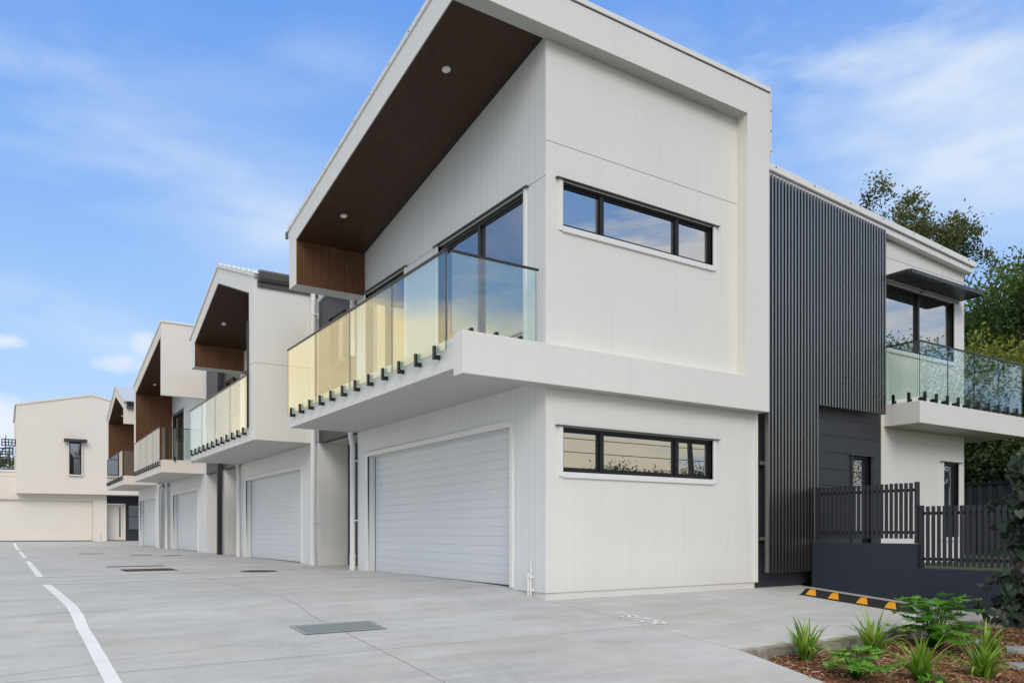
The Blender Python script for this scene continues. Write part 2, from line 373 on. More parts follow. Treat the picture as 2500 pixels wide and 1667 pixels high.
def pane_box(name, parent, x0, x1, y0, y1, z0, z1):
    """glass pane with two clear faces and dark ground edges"""
    mb = MB(); dx, dy = x1 - x0, y1 - y0
    vs = [(x, y, z) for z in (z0, z1) for y in (y0, y1) for x in (x0, x1)]
    big_x = dy > dx
    fs = [(0, 2, 3, 1), (4, 5, 7, 6), (0, 1, 5, 4), (2, 6, 7, 3), (0, 4, 6, 2), (1, 3, 7, 5)]
    kinds = [1, 1, 1 if big_x else 0, 1 if big_x else 0, 0 if big_x else 1, 0 if big_x else 1]
    for f, k in zip(fs, kinds): mb.add([vs[i] for i in f], [(0, 1, 2, 3)], k)
    return mb.build(name, [M['bal'], M['edge']], parent)

def balcony(root, slab_poly_boxes, runs, ztop, zbot, mats='white'):
    """slab (part) > glass_panel, clamp, handrail. runs: (axis, plane, a0, a1, n, clamp list)"""
    sb = MB()
    for b in slab_poly_boxes: sb.box(*b)
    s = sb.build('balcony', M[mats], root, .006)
    for (ax, pl, a0, a1, n, clamps, zb, zt) in runs:
        g = .012
        for k in range(n):
            u0 = a0 + (a1 - a0) * k / n + g / 2; u1 = a0 + (a1 - a0) * (k + 1) / n - g / 2
            if ax == 'x': pane_box('glass_panel', s, pl - .006, pl + .006, u0, u1, zb, zt)
            else: pane_box('glass_panel', s, u0, u1, pl - .006, pl + .006, zb, zt)
        for c in clamps:
            mb = MB()
            if ax == 'x':
                mb.prism([(c - .024, zb - .075), (c + .024, zb - .075), (c + .024, zb + .075), (c + .012, zb + .088), (c - .012, zb + .088), (c - .024, zb + .075)], pl - .040, pl - .007)
                mb.box(pl - .02, pl + .05, c - .018, c + .018, zb - .072, zb - .02)
            else:
                mb.prism([(c - .024, zb - .075), (c + .024, zb - .075), (c + .024, zb + .075), (c + .012, zb + .088), (c - .012, zb + .088), (c - .024, zb + .075)], pl - .045, pl - .007, 'XZ')
                mb.box(c - .022, c + .022, pl + .007, pl + .08, zb - .07, zb + .0)
            mb.build('clamp', M['black'], s, .004)
        mb = MB()
        if ax == 'x': mb.box(pl - .018, pl + .018, a0 - .018, a1, zt + .001, zt + .026)
        else: mb.box(a0 + .019, a1 + .03, pl - .018, pl + .018, zt + .001, zt + .026)
        mb.build('handrail', M['rail'], s, .003)
    return s

def downpipe(root, x, y, z0, z1, r=.05, top=(-.0, .0), mat='pipe', brackets=True, square=False):
    mb = MB()
    if square: mb.box(x - r, x + r, y - r, y + r, z0, z1)
    else:
        pts = [(x, y, z0), (x, y, z1 - .32)]
        if top != (0, 0): pts += [(x, y, z1 - .26), (x + top[0] * .5, y + top[1] * .5, z1 - .16), (x + top[0], y + top[1], z1 - .06), (x + top[0], y + top[1], z1)]
        else: pts += [(x, y, z1)]
        mb.tube(pts, r, 14)
    p = mb.build('downpipe', M[mat], root, smooth=not square)
    if square: return p
    md = p.modifiers.new('e', 'EDGE_SPLIT'); md.split_angle = R(50)
    MB().tube([(x, y, z0 + .27), (x, y, z0 + .30)], r + .010, 14).build('pipe_collar', M[mat], p)
    MB().tube([(x, y, z0), (x, y, z0 + .268)], r + .006, 14).build('pipe_socket', M[mat], p)
    if brackets:
        for z in (z0 + .95, z1 - .55): MB().tube([(x, y, z - .012), (x, y, z + .012)], r + .005, 14).box(x - .008, x + .10, y - r - .035, y - r + .005, z - .012, z + .012).build('pipe_bracket', M[mat], p)
    return p
def downlight(root, x, y, z, slope=0., r=.055):
    mb = MB(); n = 20
    ring = [(x + r * math.cos(2 * math.pi * k / n), y + r * math.sin(2 * math.pi * k / n)) for k in range(n)]
    mb.add([(a, b, z - .012 + slope * (b - y)) for a, b in ring] + [(a, b, z + .01 + slope * (b - y)) for a, b in ring], [tuple(range(n))] + [(i, (i + 1) % n, (i + 1) % n + n, i + n) for i in range(n)])
    d = mb.build('downlight', M['trim'], root)
    ring = [(x + r * .78 * math.cos(2 * math.pi * k / n), y + r * .78 * math.sin(2 * math.pi * k / n)) for k in range(n)]
    MB().add([(a, b, z - .015 + slope * (b - y)) for a, b in ring], [tuple(range(n))]).build('lens', M['lampglass'], d)
def screws(pts, root, r=.008):
    for (x, y, z) in pts: MB().box(x - r, x + r, y - r, y + r, z - r, z + r).build('roof_screw', M['gutter'], root)

HG = 'white townhouses in a row along the driveway'
# ================================================================== TOWNHOUSE 1 (nearest, end unit)
T1 = thing('townhouse', 'nearest white townhouse with raking brown lined eave, two strip windows and a black batten screen', 'townhouse', (5.65, 7.88, 0), HG)
XF, XO = 5.65, 4.353
# street wall (faces the camera side), with the two strip windows
wins = [(5.906, 8.63, 4.70, 5.277), (5.906, 8.63, 1.607, 2.178)]
w = MB().wall('y', 7.88, XF + .002, 9.584, .09, 6.99, wins).build('wall', M['white_y'], T1)
for (a, b, c, d), g in zip(wins, ('glass_st', 'glass_low')): window(T1, 'y', 7.88, a, b, c, d, (6.572, 7.94), glass=g)
box('corner_stop', M['trim'], T1, 9.53, 9.59, 7.855, 7.88, .09, 2.645)
box('plinth', M['white'], T1, 5.67, 9.565, 7.90, 8.0, -.2, .088)
# the frame that wraps the upper floor
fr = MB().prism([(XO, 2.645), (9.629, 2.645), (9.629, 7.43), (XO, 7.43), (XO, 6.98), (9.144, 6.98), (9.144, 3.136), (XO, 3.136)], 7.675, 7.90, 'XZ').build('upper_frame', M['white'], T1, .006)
box('coping', M['trim'], T1, XO - .02, 9.65, 7.655, 7.74, 7.434, 7.50, bevel=.004)
box('edge_flashing', M['trim'], T1, 9.631, 9.655, 7.66, 7.74, 6.50, 7.43)
box('shadow_line', M['gutter'], T1, XO, 9.629, 7.671, 7.676, 7.418, 7.4335)
screws([(9.64, 7.655, z) for z in (6.55, 6.85, 7.15)], T1, .007)
# raking side frame over the balcony (profile in YZ) with the far hanging leg
MB().prism([(7.90, 7.39), (14.06, 6.305), (14.06, 5.245), (13.68, 5.245), (13.68, 6.03), (7.90, 7.015)], XO, XF).build('eave_frame', M['white'], T1, .005)
MB().prism([(7.66, 7.505), (14.12, 6.365), (14.12, 6.30), (7.66, 7.435)], XO - .022, XO + .05).build('barge_flashing', M['trim'], T1, .003)
screws([(XO - .022, 7.8 + k * .62, 7.47 - .1765 * (.14 + k * .62)) for k in range(11)], T1, .007)
MB().prism([(7.75, 7.45), (16.24, 5.95), (16.24, 5.75), (7.90, 7.2)], XF, 9.629).build('roof', M['roofmetal'], T1)
MB().prism([(7.905, 7.012), (13.665, 6.03), (13.665, 6.014), (7.905, 6.996)], XO + .012, XF - .06).build('soffit', M['wood_s'], T1)
MB().prism([(7.905, 7.02), (13.665, 6.04), (13.665, 6.03), (7.905, 7.01)], XF - .06, XF - .005).build('shadow_gap', M['black'], T1)
box('timber_panel', M['wood_v'], T1, XO + .01, XF - .005, 13.655, 13.679, 5.25, 6.02)
MB().tube([(XO - .02, 14.13, 6.30), (XO - .02, 14.13, 6.18)], .03, 8).build('gutter_end', M['gutter'], T1)
for (x, y) in ((4.80, 8.90), (4.83, 12.6)): downlight(T1, x, y, 7.012 - .1705 * (y - 7.905) - .014, -.1705)
# driveway wall
doors = [(8.357, 10.74, 3.12, 5.27), (11.93, 13.62, 3.12, 5.27)]
w = MB().wall('x', XF, 7.881, 14.06, 2.76, 5.9, doors)
w.prism([(7.881, 5.9), (14.06, 5.9), (14.06, 6.02), (7.9, 7.03), (7.881, 7.03)], XF, XF + .18)
w.build('wall', M['white_x'], T1)
MB().wall('x', XF, 7.881, 14.01, .09, 2.76, [(8.69, 13.52, .09, 2.24)], .2).build('wall', M['white_x'], T1)
box('wall', M['white'], T1, XF + .2, XF + .9, 13.83, 14.01, .05, 2.74)
for (a, b, c, d) in doors:
    window(T1, 'x', XF, a, b, c, d, ((a + b) / 2,), name='sliding_door', sill=False, fw=.06)
garage_door(T1, 'x', XF, 8.69, 13.52, .112, 2.24)
MB().prism([(8.002, -.1), (8.60, -.1), (8.60, .088), (8.002, .088)], XF + .02, XF + .1).build('plinth', M['white'], T1)
# balcony
cl = []
for k in range(4):
    a = 7.975 + (13.97 - 7.975) * k / 4; L = (13.97 - 7.975) / 4
    cl += [a + L * .17, a + L * .5, a + L * .83]
balcony(T1, [(4.356, XF, 7.902, 14.03, 2.735, 3.09)],
        [('x', 4.30, 7.975, 13.97, 4, cl, 2.965, 4.105), ('y', 7.975, 4.36, 5.575, 1, (4.62, 4.97, 5.32), 3.165, 4.105)], 4.1, 2.96)
box('balcony_tile_edge', M['trim'], T1, 4.352, 4.40, 7.91, 14.03, 3.03, 3.092)
# recessed entry, dark wall with side window, dark bulkhead over
box('bulkhead', M['char_y'], T1, 5.672, 5.85, 14.062, 16.238, 2.76, 5.75)
window(T1, 'x', 5.672 - .10, 14.55, 15.25, 4.2, 5.15, trim='char', name='window', fw=.04)
MB().wall('x', 6.32, 14.01, 16.24, .12, 2.76, [(14.5, 15.15, .62, 2.0)]).build('entry_wall', M['char_y'], T1)
window(T1, 'x', 6.32, 14.5, 15.15, .62, 2.0, hsplit=1.33, trim='char', name='window')
box('entry_door', M['char'], T1, 6.29, 6.318, 15.3, 16.15, .16, 2.15, bevel=.004)
box('entry_ceiling', M['white'], T1, 5.86, 6.6, 14.01, 16.24, 2.745, 2.78)
downpipe(T1, 5.575, 14.08, .12, 2.75, .05, (-.0, .09))
downpipe(T1, 5.60, 14.14, 4.2, 6.0, .05)
tp = MB().tube([(5.60, 8.19, .03), (5.60, 8.19, .33)], .016, 8).tube([(5.61, 8.15, .03), (5.61, 8.15, .47)], .011, 8).box(5.59, 5.66, 8.14, 8.20, .10, .125).box(5.59, 5.66, 8.14, 8.20, .27, .295)
tp.build('water_pipe', M['pipe'], T1)
# ---- rear wing to the right: charcoal boards, batten screen, white wall, wrap balcony
YD = 7.95
MB().wall('y', YD, 9.585, 12.97, .02, 6.2, [(12.13, 12.65, .55, 2.15)]).build('wall', M['char_y'], T1)
box('plinth', M['char'], T1, 9.566, 10.72, 7.92, 7.99, -.2, .10)
window(T1, 'y', YD, 12.13, 12.65, .55, 2.15, trim='char', glass='glass')
MB().wall('y', YD, 12.972, 15.79, .0, 6.02, [(13.08, 15.41, 4.12, 5.27), (15.02, 15.58, .75, 2.18)]).build('wall', M['white_y'], T1)
window(T1, 'y', YD, 13.08, 15.41, 4.12, 5.27, (14.22,), glass='glass_st')
window(T1, 'y', YD, 15.02, 15.58, .75, 2.18)
box('wall', M['white'], T1, 15.61, 15.79, YD + .182, 16.2, .0, 6.0)
MB().prism([(9.56, 6.475), (15.90, 6.105), (15.90, 6.00), (9.56, 6.37)], 7.77, 16.3, 'XZ').build('roof', M['trim'], T1, .004)
MB().prism([(9.56, 6.36), (15.84, 5.995), (15.84, 5.89), (9.56, 6.255)], 7.815, 16.2, 'XZ').build('fascia', M['trim'], T1, .004)
screws([(9.9 + k * .95, 7.77, 6.44 - .0584 * (.34 + k * .95)) for k in range(7)], T1, .009)
# batten screen
scr = MB(); XB0, XB1, NB = 9.69, 12.79, 40
for k in range(NB):
    x = XB0 + (XB1 - XB0 - .042) * k / (NB - 1)
    top = 6.275 - .068 * (x - XB0); bot = .235 if x < 10.9 else 2.88
    scr.box(x, x + .038, 7.742, 7.815, bot, top)
bs = scr.build('batten_screen', M['batten'], T1)
for z in (.75, 1.9, 3.1, 4.4, 5.6):
    x1 = 10.88 if z < 2.9 else XB1
    mb = MB().box(XB0 - .01, x1, 7.818, 7.845, z - .02, z + .02); mb.box(9.62, 9.80, 7.845, 7.948, z - .03, z + .03); mb.build('screen_rail', M['batten'], bs)
# awning over the upper window
aw = MB().box(13.06, 13.11, 7.50, 7.94, 5.325, 5.385).box(15.55, 15.60, 7.50, 7.94, 5.325, 5.385).box(14.30, 14.35, 7.54, 7.94, 5.325, 5.385).box(13.11, 15.55, 7.47, 7.52, 5.32, 5.39)
a_ = aw.build('awning', M['awning'], T1, .003)
mb = MB()
for k in range(6): 
    y = 7.57 + k * .062
    mb.box(13.11, 15.55, y, y + .040, 5.33, 5.375)
mb.build('louvre', M['awning'], a_)
MB().box(13.12, 14.16, 7.90, 7.945, 5.272, 5.318).box(14.28, 15.40, 7.90, 7.945, 5.272, 5.318).build('head_strip', M['silver'], a_, .004)
cr = [13.3, 13.75 - .0] ; 
balcony(T1, [(13.06, 16.88, 7.30, YD - .002, 2.71, 3.09), (15.80, 16.88, YD - .002, 12.2, 2.71, 3.09)],
        [('y', 7.33, 13.09, 16.74, 4, [13.22 + .363 * k for k in range(10)], 3.165, 4.10), ('x', 16.76, 7.35, 12.1, 4, [7.8 + .6 * k for k in range(7)], 3.165, 4.10),
         ('x', 13.09, 7.35, 7.93, 1, (7.5, 7.78), 3.165, 4.10)], 4.1, 3.1)

# ================================================================== TOWNHOUSE 2 (gable frame)
T2 = thing('townhouse', 'second white townhouse from the front, full gable frame with dark eaves gutter', 'townhouse', (5.66, 16.4, 0), HG)
ring = [(16.42, 2.76), (22.86, 2.80), (22.86, 3.13), (16.83, 3.09), (16.83, 5.90), (19.64, 6.85), (22.42, 5.97), (22.42, 5.33), (22.82, 5.33), (22.97, 5.35 + .80), (22.97, 6.19), (19.64, 7.22), (16.42, 6.14)]
ring[8] = (22.84, 5.33); ring[9] = (22.84, 6.20); ring.pop(10)
MB().prism(ring, XO, 5.66).build('gable_frame', M['white_pl'], T2, .006)
MB().prism([(16.36, 6.19), (19.64, 7.29), (23.02, 6.21), (23.02, 6.15), (19.64, 7.23), (16.36, 6.12)], XO - .03, 9.6).build('roof', M['trim'], T2, .004)
# the wavy end of the roof sheets
wv = MB(); n = 60
for side in (0,):
    pts = []
    for i in range(n + 1):
        y = 16.3 + (19.64 - 16.3) * i / n; z = 6.19 + (y - 16.36) * .3354
        pts.append((y, z + .028 + .022 * math.sin(y * 2 * math.pi / .42)))
    poly = [(16.3, 6.165), (19.64, 7.285)] + pts[::-1]
    wv.prism(poly, XO - .035, XO + .4)
wv.build('corrugated_sheet', M['trim'], T2)
gt = MB().prism([(16.40, 6.24), (16.24, 6.24), (16.21, 6.20), (16.24, 6.08), (16.30, 6.03), (16.40, 6.03)], XO + .06, 9.5)
gt.box(XO + .06, 9.5, 16.36, 16.42, 5.93, 6.03)
gt.build('gutter', M['gutter'], T2, .006)
MB().prism([(16.84, 5.895), (19.64, 6.842), (19.64, 6.826), (16.84, 5.879)], XO + .012, 5.655).prism([(19.64, 6.842), (22.415, 5.962), (22.415, 5.946), (19.64, 6.826)], XO + .012, 5.655).build('soffit', M['wood_s'], T2)
box('timber_panel', M['wood_v'], T2, XO + .01, 5.655, 22.395, 22.419, 5.34, 5.95)
downlight(T2, 4.85, 21.25, 6.842 - .317 * (21.25 - 19.64) - .03, -.317)
MB().wall('x', 5.66, 16.25, 22.75, .10, 2.765, [(17.39, 22.16, .10, 2.27)], .2).build('wall', M['white_x'], T2)
w = MB().wall('x', 5.66, 16.43, 22.85, 2.80, 5.9, [(17.05, 19.3, 3.12, 5.27), (20.3, 22.3, 3.12, 5.27)])
w.build('wall', M['white_x'], T2)
for a, b in ((17.05, 19.3), (20.3, 22.3)): window(T2, 'x', 5.66, a, b, 3.12, 5.27, ((a + b) / 2,), name='sliding_door', sill=False, fw=.06)
garage_door(T2, 'x', 5.66, 17.39, 22.16, .142, 2.27)
box('wall', M['white'], T2, 5.86, 6.6, 16.25, 16.43, .08, 2.76)
box('wall', M['white'], T2, 5.86, 6.5, 22.57, 22.75, .08, 2.76)
c2 = []
for k in range(4):
    a = 16.77 + (22.70 - 16.77) * k / 4; L = (22.70 - 16.77) / 4
    c2 += [a + L * .17, a + L * .5, a + L * .83]
balcony(T2, [(4.39, 5.66, 16.45, 22.84, 2.77, 3.08)], [('x', 4.30, 16.77, 22.70, 4, c2, 2.985, 4.14)], 4.14, 2.98)
box('privacy_edge', M['black'], T2, 4.32, 4.37, 16.835, 16.87, 3.05, 5.3)
downpipe(T2, 5.575, 16.335, .12, 6.05, .056)
downpipe(T2, 5.575, 22.68, .15, 2.78, .05, (0, .09))
# dark party wall between 2 and 3
box('bulkhead', M['char_y'], T2, 5.68, 5.9, 22.87, 27.33, 2.78, 6.3)
window(T2, 'x', 5.68 - .10, 23.3, 24.1, 4.35, 5.3, trim='char', fw=.04)
window(T2, 'x', 5.68 - .10, 26.1, 26.8, 4.35, 5.15, trim='char', fw=.04)
downpipe(T2, 5.60, 25.06, .14, 6.2, .07, mat='char', square=True)
box('wall', M['white'], T2, 5.72, 6.5, 24.90, 25.14, .12, 2.77)
MB().wall('x', 6.4, 22.75, 27.34, .12, 2.78).build('entry_wall', M['char_y'], T2)
box('entry_ceiling', M['white'], T2, 5.91, 6.6, 22.76, 27.33, 2.765, 2.79)

# ================================================================== TOWNHOUSE 3 (skillion with hanging panel on the near side)
T3 = thing('townhouse', 'third white townhouse from the front, blank panel hanging above its corner glass balcony', 'townhouse', (5.69, 27.7, 0), HG)
XE = 5.69
MB().prism([(27.70, 7.72), (34.05, 6.60), (34.05, 2.83), (27.70, 2.81), (27.70, 3.20), (33.65, 3.22), (33.65, 6.27), (27.86, 7.30), (27.86, 5.34), (27.70, 5.34)], XO, XE).build('raking_frame', M['warm'], T3, .006)
MB().prism([(27.66, 7.79), (34.14, 6.65), (34.14, 6.59), (27.66, 7.73)], XO - .03, 9.6).build('roof', M['trim'], T3, .004)
MB().prism([(27.87, 7.290), (33.64, 6.262), (33.64, 6.246), (27.87, 7.274)], XO + .012, XE - .01).build('soffit', M['wood_s'], T3)
box('timber_panel', M['wood_v'], T3, XO + .01, XE - .01, 33.62, 33.648, 3.23, 6.245)
box('timber_panel', M['wood_v'], T3, XO + .01, XE - .01, 27.862, 27.885, 5.35, 7.25)
downlight(T3, 4.85, 32.35, 7.29 - .178 * (32.35 - 27.87) - .03, -.178)
w = MB().wall('x', XE, 27.35, 34.04, .10, 2.82, [(28.70, 33.40, .10, 2.31)], .2); w.build('wall', M['white_x'], T3)
w = MB().wall('x', XE, 27.72, 34.04, 2.82, 6.2, [(31.15, 33.5, 3.24, 5.46)]); w.prism([(27.72, 6.2), (34.04, 6.2), (34.04, 6.3), (27.72, 7.4)], XE, XE + .18); w.build('wall', M['white_x'], T3)
window(T3, 'x', XE, 31.15, 33.5, 3.24, 5.46, (32.3,), name='sliding_door', sill=False, fw=.06)
garage_door(T3, 'x', XE, 28.70, 33.40, .158, 2.31)
box('wall', M['white'], T3, 5.89, 6.5, 27.35, 27.53, .1, 2.80)
box('wall', M['white'], T3, 5.89, 6.5, 33.86, 34.04, .1, 2.80)
balcony(T3, [(4.385, XE, 27.72, 34.02, 2.84, 3.235)], [('x', 4.30, 27.66, 33.56, 4, [27.9 + .5 * k for k in range(12)], 3.10, 4.26), ('y', 27.66, 4.36, 5.60, 2, (4.75, 5.3), 3.27, 4.26)], 4.26, 3.1, 'warm')
downpipe(T3, 5.58, 34.22, .16, 2.9, .055, (0, .1))
box('bulkhead', M['char_y'], T3, 5.72, 5.9, 34.07, 37.18, 2.80, 6.4)
MB().wall('x', 6.4, 34.04, 36.28, .12, 2.8).build('entry_wall', M['char_y'], T3)

# ================================================================== TOWNHOUSE 4
T4 = thing('townhouse', 'farthest townhouse of the row, small gable frame showing its pale roof sheets', 'townhouse', (5.69, 37.2, 0), HG)
MB().prism([(37.2, 6.50), (37.2, 5.51), (37.34, 5.51), (37.34, 6.18), (40.1, 7.09), (43.07, 6.20), (43.07, 3.30), (37.2, 3.27), (37.2, 2.90), (43.5, 2.93), (43.5, 6.42), (40.1, 7.52)], XO, XE).build('gable_frame', M['warm'], T4, .006)
MB().prism([(37.05, 6.50), (40.1, 7.585), (43.7, 6.44), (43.7, 6.38), (40.1, 7.525), (37.05, 6.44)], XO - .03, 9.6).build('roof', M['roofmetal'], T4, .004)
MB().box(XO + .1, 9.5, 36.92, 37.06, 6.30, 6.44).build('gutter', M['black'], T4, .01)
MB().box(XO + .1, 9.5, 37.0, 37.19, 6.18, 6.31).build('eaves_fascia', M['gutter'], T4)
MB().prism([(37.35, 6.17), (40.1, 7.08), (40.1, 7.06), (37.35, 6.15)], XO + .012, XE - .01).prism([(40.1, 7.08), (43.06, 6.19), (43.06, 6.17), (40.1, 7.06)], XO + .012, XE - .01).build('soffit', M['wood_s'], T4)
box('timber_panel', M['wood_v'], T4, XO + .01, XE - .01, 43.04, 43.068, 3.32, 6.17)
downlight(T4, 4.85, 42.0, 7.08 - .3 * 1.9 - .035, -.3)
MB().wall('x', XE, 36.3, 42.85, .10, 2.92, [(37.62, 42.3, .10, 2.37)], .2).build('wall', M['white_x'], T4)
MB().wall('x', XE, 37.22, 43.5, 2.92, 6.2, [(39.5, 42.6, 3.32, 5.5)]).build('wall', M['white_x'], T4)
window(T4, 'x', XE, 39.5, 42.6, 3.32, 5.5, (41.0,), name='sliding_door', sill=False, fw=.06)
garage_door(T4, 'x', XE, 37.62, 42.3, .168, 2.37)
box('wall', M['white'], T4, 5.89, 6.5, 36.3, 36.48, .1, 2.9)
box('wall', M['white'], T4, XE, 9.6, 43.32, 43.5, 2.93, 6.3)
box('wall', M['white'], T4, 5.89, 9.6, 42.67, 42.85, .1, 2.92)
balcony(T4, [(4.385, XE, 37.22, 43.48, 2.915, 3.29)], [('x', 4.30, 37.15, 43.0, 4, [37.4 + .5 * k for k in range(12)], 3.17, 4.34), ('y', 37.15, 4.36, 5.6, 1, (4.9, 5.3), 3.33, 4.34)], 4.3, 3.1, 'warm')
downpipe(T4, 5.58, 36.1, .16, 2.85, .055, (0, -.12))

# ================================================================== REAR TOWNHOUSE closing the court
T5 = thing('townhouse', 'sun-tinted white townhouse closing the end of the driveway, one narrow hooded window upstairs', 'townhouse', (2.2, 50, .3))
YR, YB = 50., 49.4
MB().wall('y', YR, -6.0, 4.98, .30, 4.10, [(-.54, 4.26, .30, 2.61)], .2).build('wall', M['warm'], T5)
garage_door(T5, 'y', YR, -.54, 4.26, .36, 2.61, 'warmdoor', 'warm')
box('wall', M['warm'], T5, 4.80, 4.98, YR + .2, YR + .8, .30, 2.95)
gab = [(.60, 2.93), (7.8, 2.97), (7.8, 7.66), (4.18, 8.50), (.60, 7.69)]
gm = MB(); gm.prism(gab, YB, YB + .2, 'XZ')
gm.build('gable_wall', M['warm'], T5, .005)
box('wall', M['warm'], T5, .60, .8, YB + .2, YB + 8, 2.94, 7.67)
MB().prism([(.53, 7.71), (4.18, 8.56), (7.87, 7.70), (7.87, 7.60), (4.18, 8.46), (.53, 7.61)], YB - .05, YB + 8.1, 'XZ').build('roof', M['warm'], T5, .004)
box('floor_slab', M['warm'], T5, .80, 7.8, YB + .2, YB + 8, 2.95, 3.1)
window(T5, 'y', YB - .10, 3.06, 3.66, 4.02, 5.80, hsplit=4.95, trim='warm', name='window')
MB().box(2.80, 3.92, YB - .42, YB, 5.82, 5.90).box(2.80, 3.92, YB - .42, YB - .38, 5.90, 5.96).build('window_hood', M['awning'], T5, .004)
MB().wall('y', YR + .8, 4.98, 8.6, .30, 2.95, [(5.06, 5.98, .36, 2.50), (6.16, 7.0, .95, 2.45)]).build('entry_wall', M['char'], T5)
dd = box('front_door', M['warmdoor'], T5, 5.09, 5.95, YR + .84, YR + .88, .38, 2.48)
dd.data.materials[0] = M['warm']
box('glass_strip', M['glass'], dd, 5.70, 5.79, YR + .832, YR + .839, .55, 2.32)
box('handle', M['silver'], dd, 5.85, 5.88, YR + .78, YR + .82, 1.05, 1.75)
MB().box(5.0, 5.09, YR + .78, YR + .88, .36, 2.5).box(5.95, 6.04, YR + .78, YR + .88, .36, 2.5).build('door_frame', M['warm'], T5)
window(T5, 'y', YR + .8, 6.16, 7.0, .95, 2.45, hsplit=1.75, trim='char')
# parapet and low wing on the left
box('parapet_cap', M['trim'], T5, -6.0, .598, YR - .06, YR + .26, 4.10, 4.20)
box('parapet_band', M['warm'], T5, -6.0, .598, YR - .02, YR + .0, 3.86, 4.06)
box('roof', M['warm'], T5, -6.0, .598, YR + .2, YR + 8, 3.6, 3.9)
MB().tube([(4.62, YR - .05, .3), (4.62, YR - .05, .75)], .03, 8).build('water_pipe', M['pipe'], T5)
# tilted black slotted louvres and a small black stair frame on the low wing's roof
lf = thing('louvre_screen', 'black slotted louvre blades stacked on a frame above the low wall at the far left', 'screen', (.35, 51.2, 4.2))
for k in range(4):
    x0, x1 = -.02 - .14 * k, .60 - .12 * k; z0 = 5.98 - .50 * k
    mb = MB()
    for rr in range(3): mb.box(x0 - .03 * rr, x1, 51.2, 51.25, z0 - .165 * rr - .05, z0 - .165 * rr)
    for c in range(5): xx = x0 - .05 + (x1 - x0) * c / 4; mb.box(xx, xx + .05, 51.16, 51.2, z0 - .38, z0)
    mb.build('louvre_blade', M['black'], lf)
mb = MB()
for x in (.12, .30, .46): mb.box(x, x + .035, 51.3, 51.34, 4.1, 6.2 if x < .2 else 5.6)
for z in (4.3, 4.75, 5.2, 5.5): mb.box(.05, .5, 51.3, 51.34, z, z + .035)
mb.build('frame', M['black'], lf)

# ================================================================== ground
def sheet(name, xs, ys, zf, mat, kind='structure', thick=0):
    mb = MB(); n = len(xs)
    vs = [(x, y, zf(x, y)) for y in ys for x in xs]
    fs = [(j * n + i, j * n + i + 1, (j + 1) * n + i + 1, (j + 1) * n + i) for j in range(len(ys) - 1) for i in range(n - 1)]
    mb.add(vs, fs); o = mb.build(name, mat, merge=False)
    for p in o.data.polygons:
        if p.normal.z < 0: p.flip()
    o['kind'] = kind; return o
ysf = sorted(set([-60, -20, -2, 0, .7, 1.5] + [1.5 + .3 * k for k in range(30)] + [7.9, 8.3, 8.8, 9.6, 10.4, 12, 16, 22, 30, 42, 46, 50, 55, 60]))
sheet('ground', [-900, -200, -60, -6, 20, 60, 200, 900], [-900, -200] + ysf + [120, 300, 900], lambda x, y: gz(y) - .16, M['earth'])
# driveway edge beside the garden bed drifts in towards the street
def xedge(y): return 5.71 if y >= 4.93 else max(4.2, 5.71 - .28 * (4.93 - y))
mb = MB(); ys = [y for y in ysf if -2 <= y <= 58] + [4.93]; ys = sorted(set(ys)); P = []
for y in ys: P.append([(-6, y, gz(y)), (2.5, y, gz(y)), (xedge(y), y, gz(y)), (xedge(y), y, gz(y) - .16)])
vs = [p for r in P for p in r]
fs = []
for j in range(len(ys) - 1):
    for i in range(3): fs.append((j * 4 + i, j * 4 + i + 1, (j + 1) * 4 + i + 1, (j + 1) * 4 + i))
mb.add(vs, fs); dv = mb.build('driveway', M['concrete'], merge=False)
for p in dv.data.polygons:
    if p.normal.z < -.1: p.flip()
dv['kind'] = 'structure'
sheet('street', [-60, 60], [-20, -9, -2.0], lambda x, y: -.66, mottled('asphalt', (.04, .04, .04), (.055, .055, .055), (.07, .07, .07), 8))
# court floor under the recesses beyond the garage line
sheet('porch_paving', [5.71, 9.6], [7.9, 8.3, 8.8, 9.6, 10.4, 22, 42, 50, 52], lambda x, y: gz(y) - .002, M['concrete'])
# visitor bay slab
mb = MB(); by = [4.90, 5.5, 6.2, 7.0, 7.6, 7.9, 7.96]; bx = [5.71, 7.5, 9, 10.70]
vs = [(x, y, gz(y)) for y in by for x in bx]; n = 4
fs = [(j * n + i, j * n + i + 1, (j + 1) * n + i + 1, (j + 1) * n + i) for j in range(len(by) - 1) for i in range(n - 1)]
mb.add(vs, fs); po = mb.build('parking_bay', M['concrete'], merge=False); po['kind'] = 'structure'
eb = MB(); xs = [5.71 + (10.70 - 5.71) * k / 40 for k in range(41)]
top = [(x, 4.90, gz(4.9)) for x in xs]; mid = [(x, 4.885 + random.uniform(-.006, .006), gz(4.9) - .02) for x in xs]; bot = [(x, 4.88 + random.uniform(-.012, .012), gz(4.9) - .22) for x in xs]
eb.add(top + mid + bot, [(i, i + 1, i + 42, i + 41) for i in range(40)] + [(i + 41, i + 42, i + 83, i + 82) for i in range(40)])
e = eb.build('parking_bay_edge', M['slabedge'], merge=False); e.name = 'bay_kerb'; e['kind'] = 'structure'
# garden bed
def gbz(x, y): return gz(y) - .125 + .022 * math.sin(x * 5.1 + y * 2) * math.sin(y * 6.3 + x) + .012 * math.sin(17 * x + 3 * y)
bx = [4.2 + .06 * k for k in range(160)]; byy = [-.5 + .09 * k for k in range(60)] + [4.88]
sheet('garden_bed', bx, byy, lambda x, y: gbz(x, y) if x > xedge(y) + .02 else gz(y) - .14, M['soil'])
sheet('courtyard', [10.88, 30], [-.5, 4, 6, 8, 20], lambda x, y: .28 if y > 5.5 else .05, M['earth'])

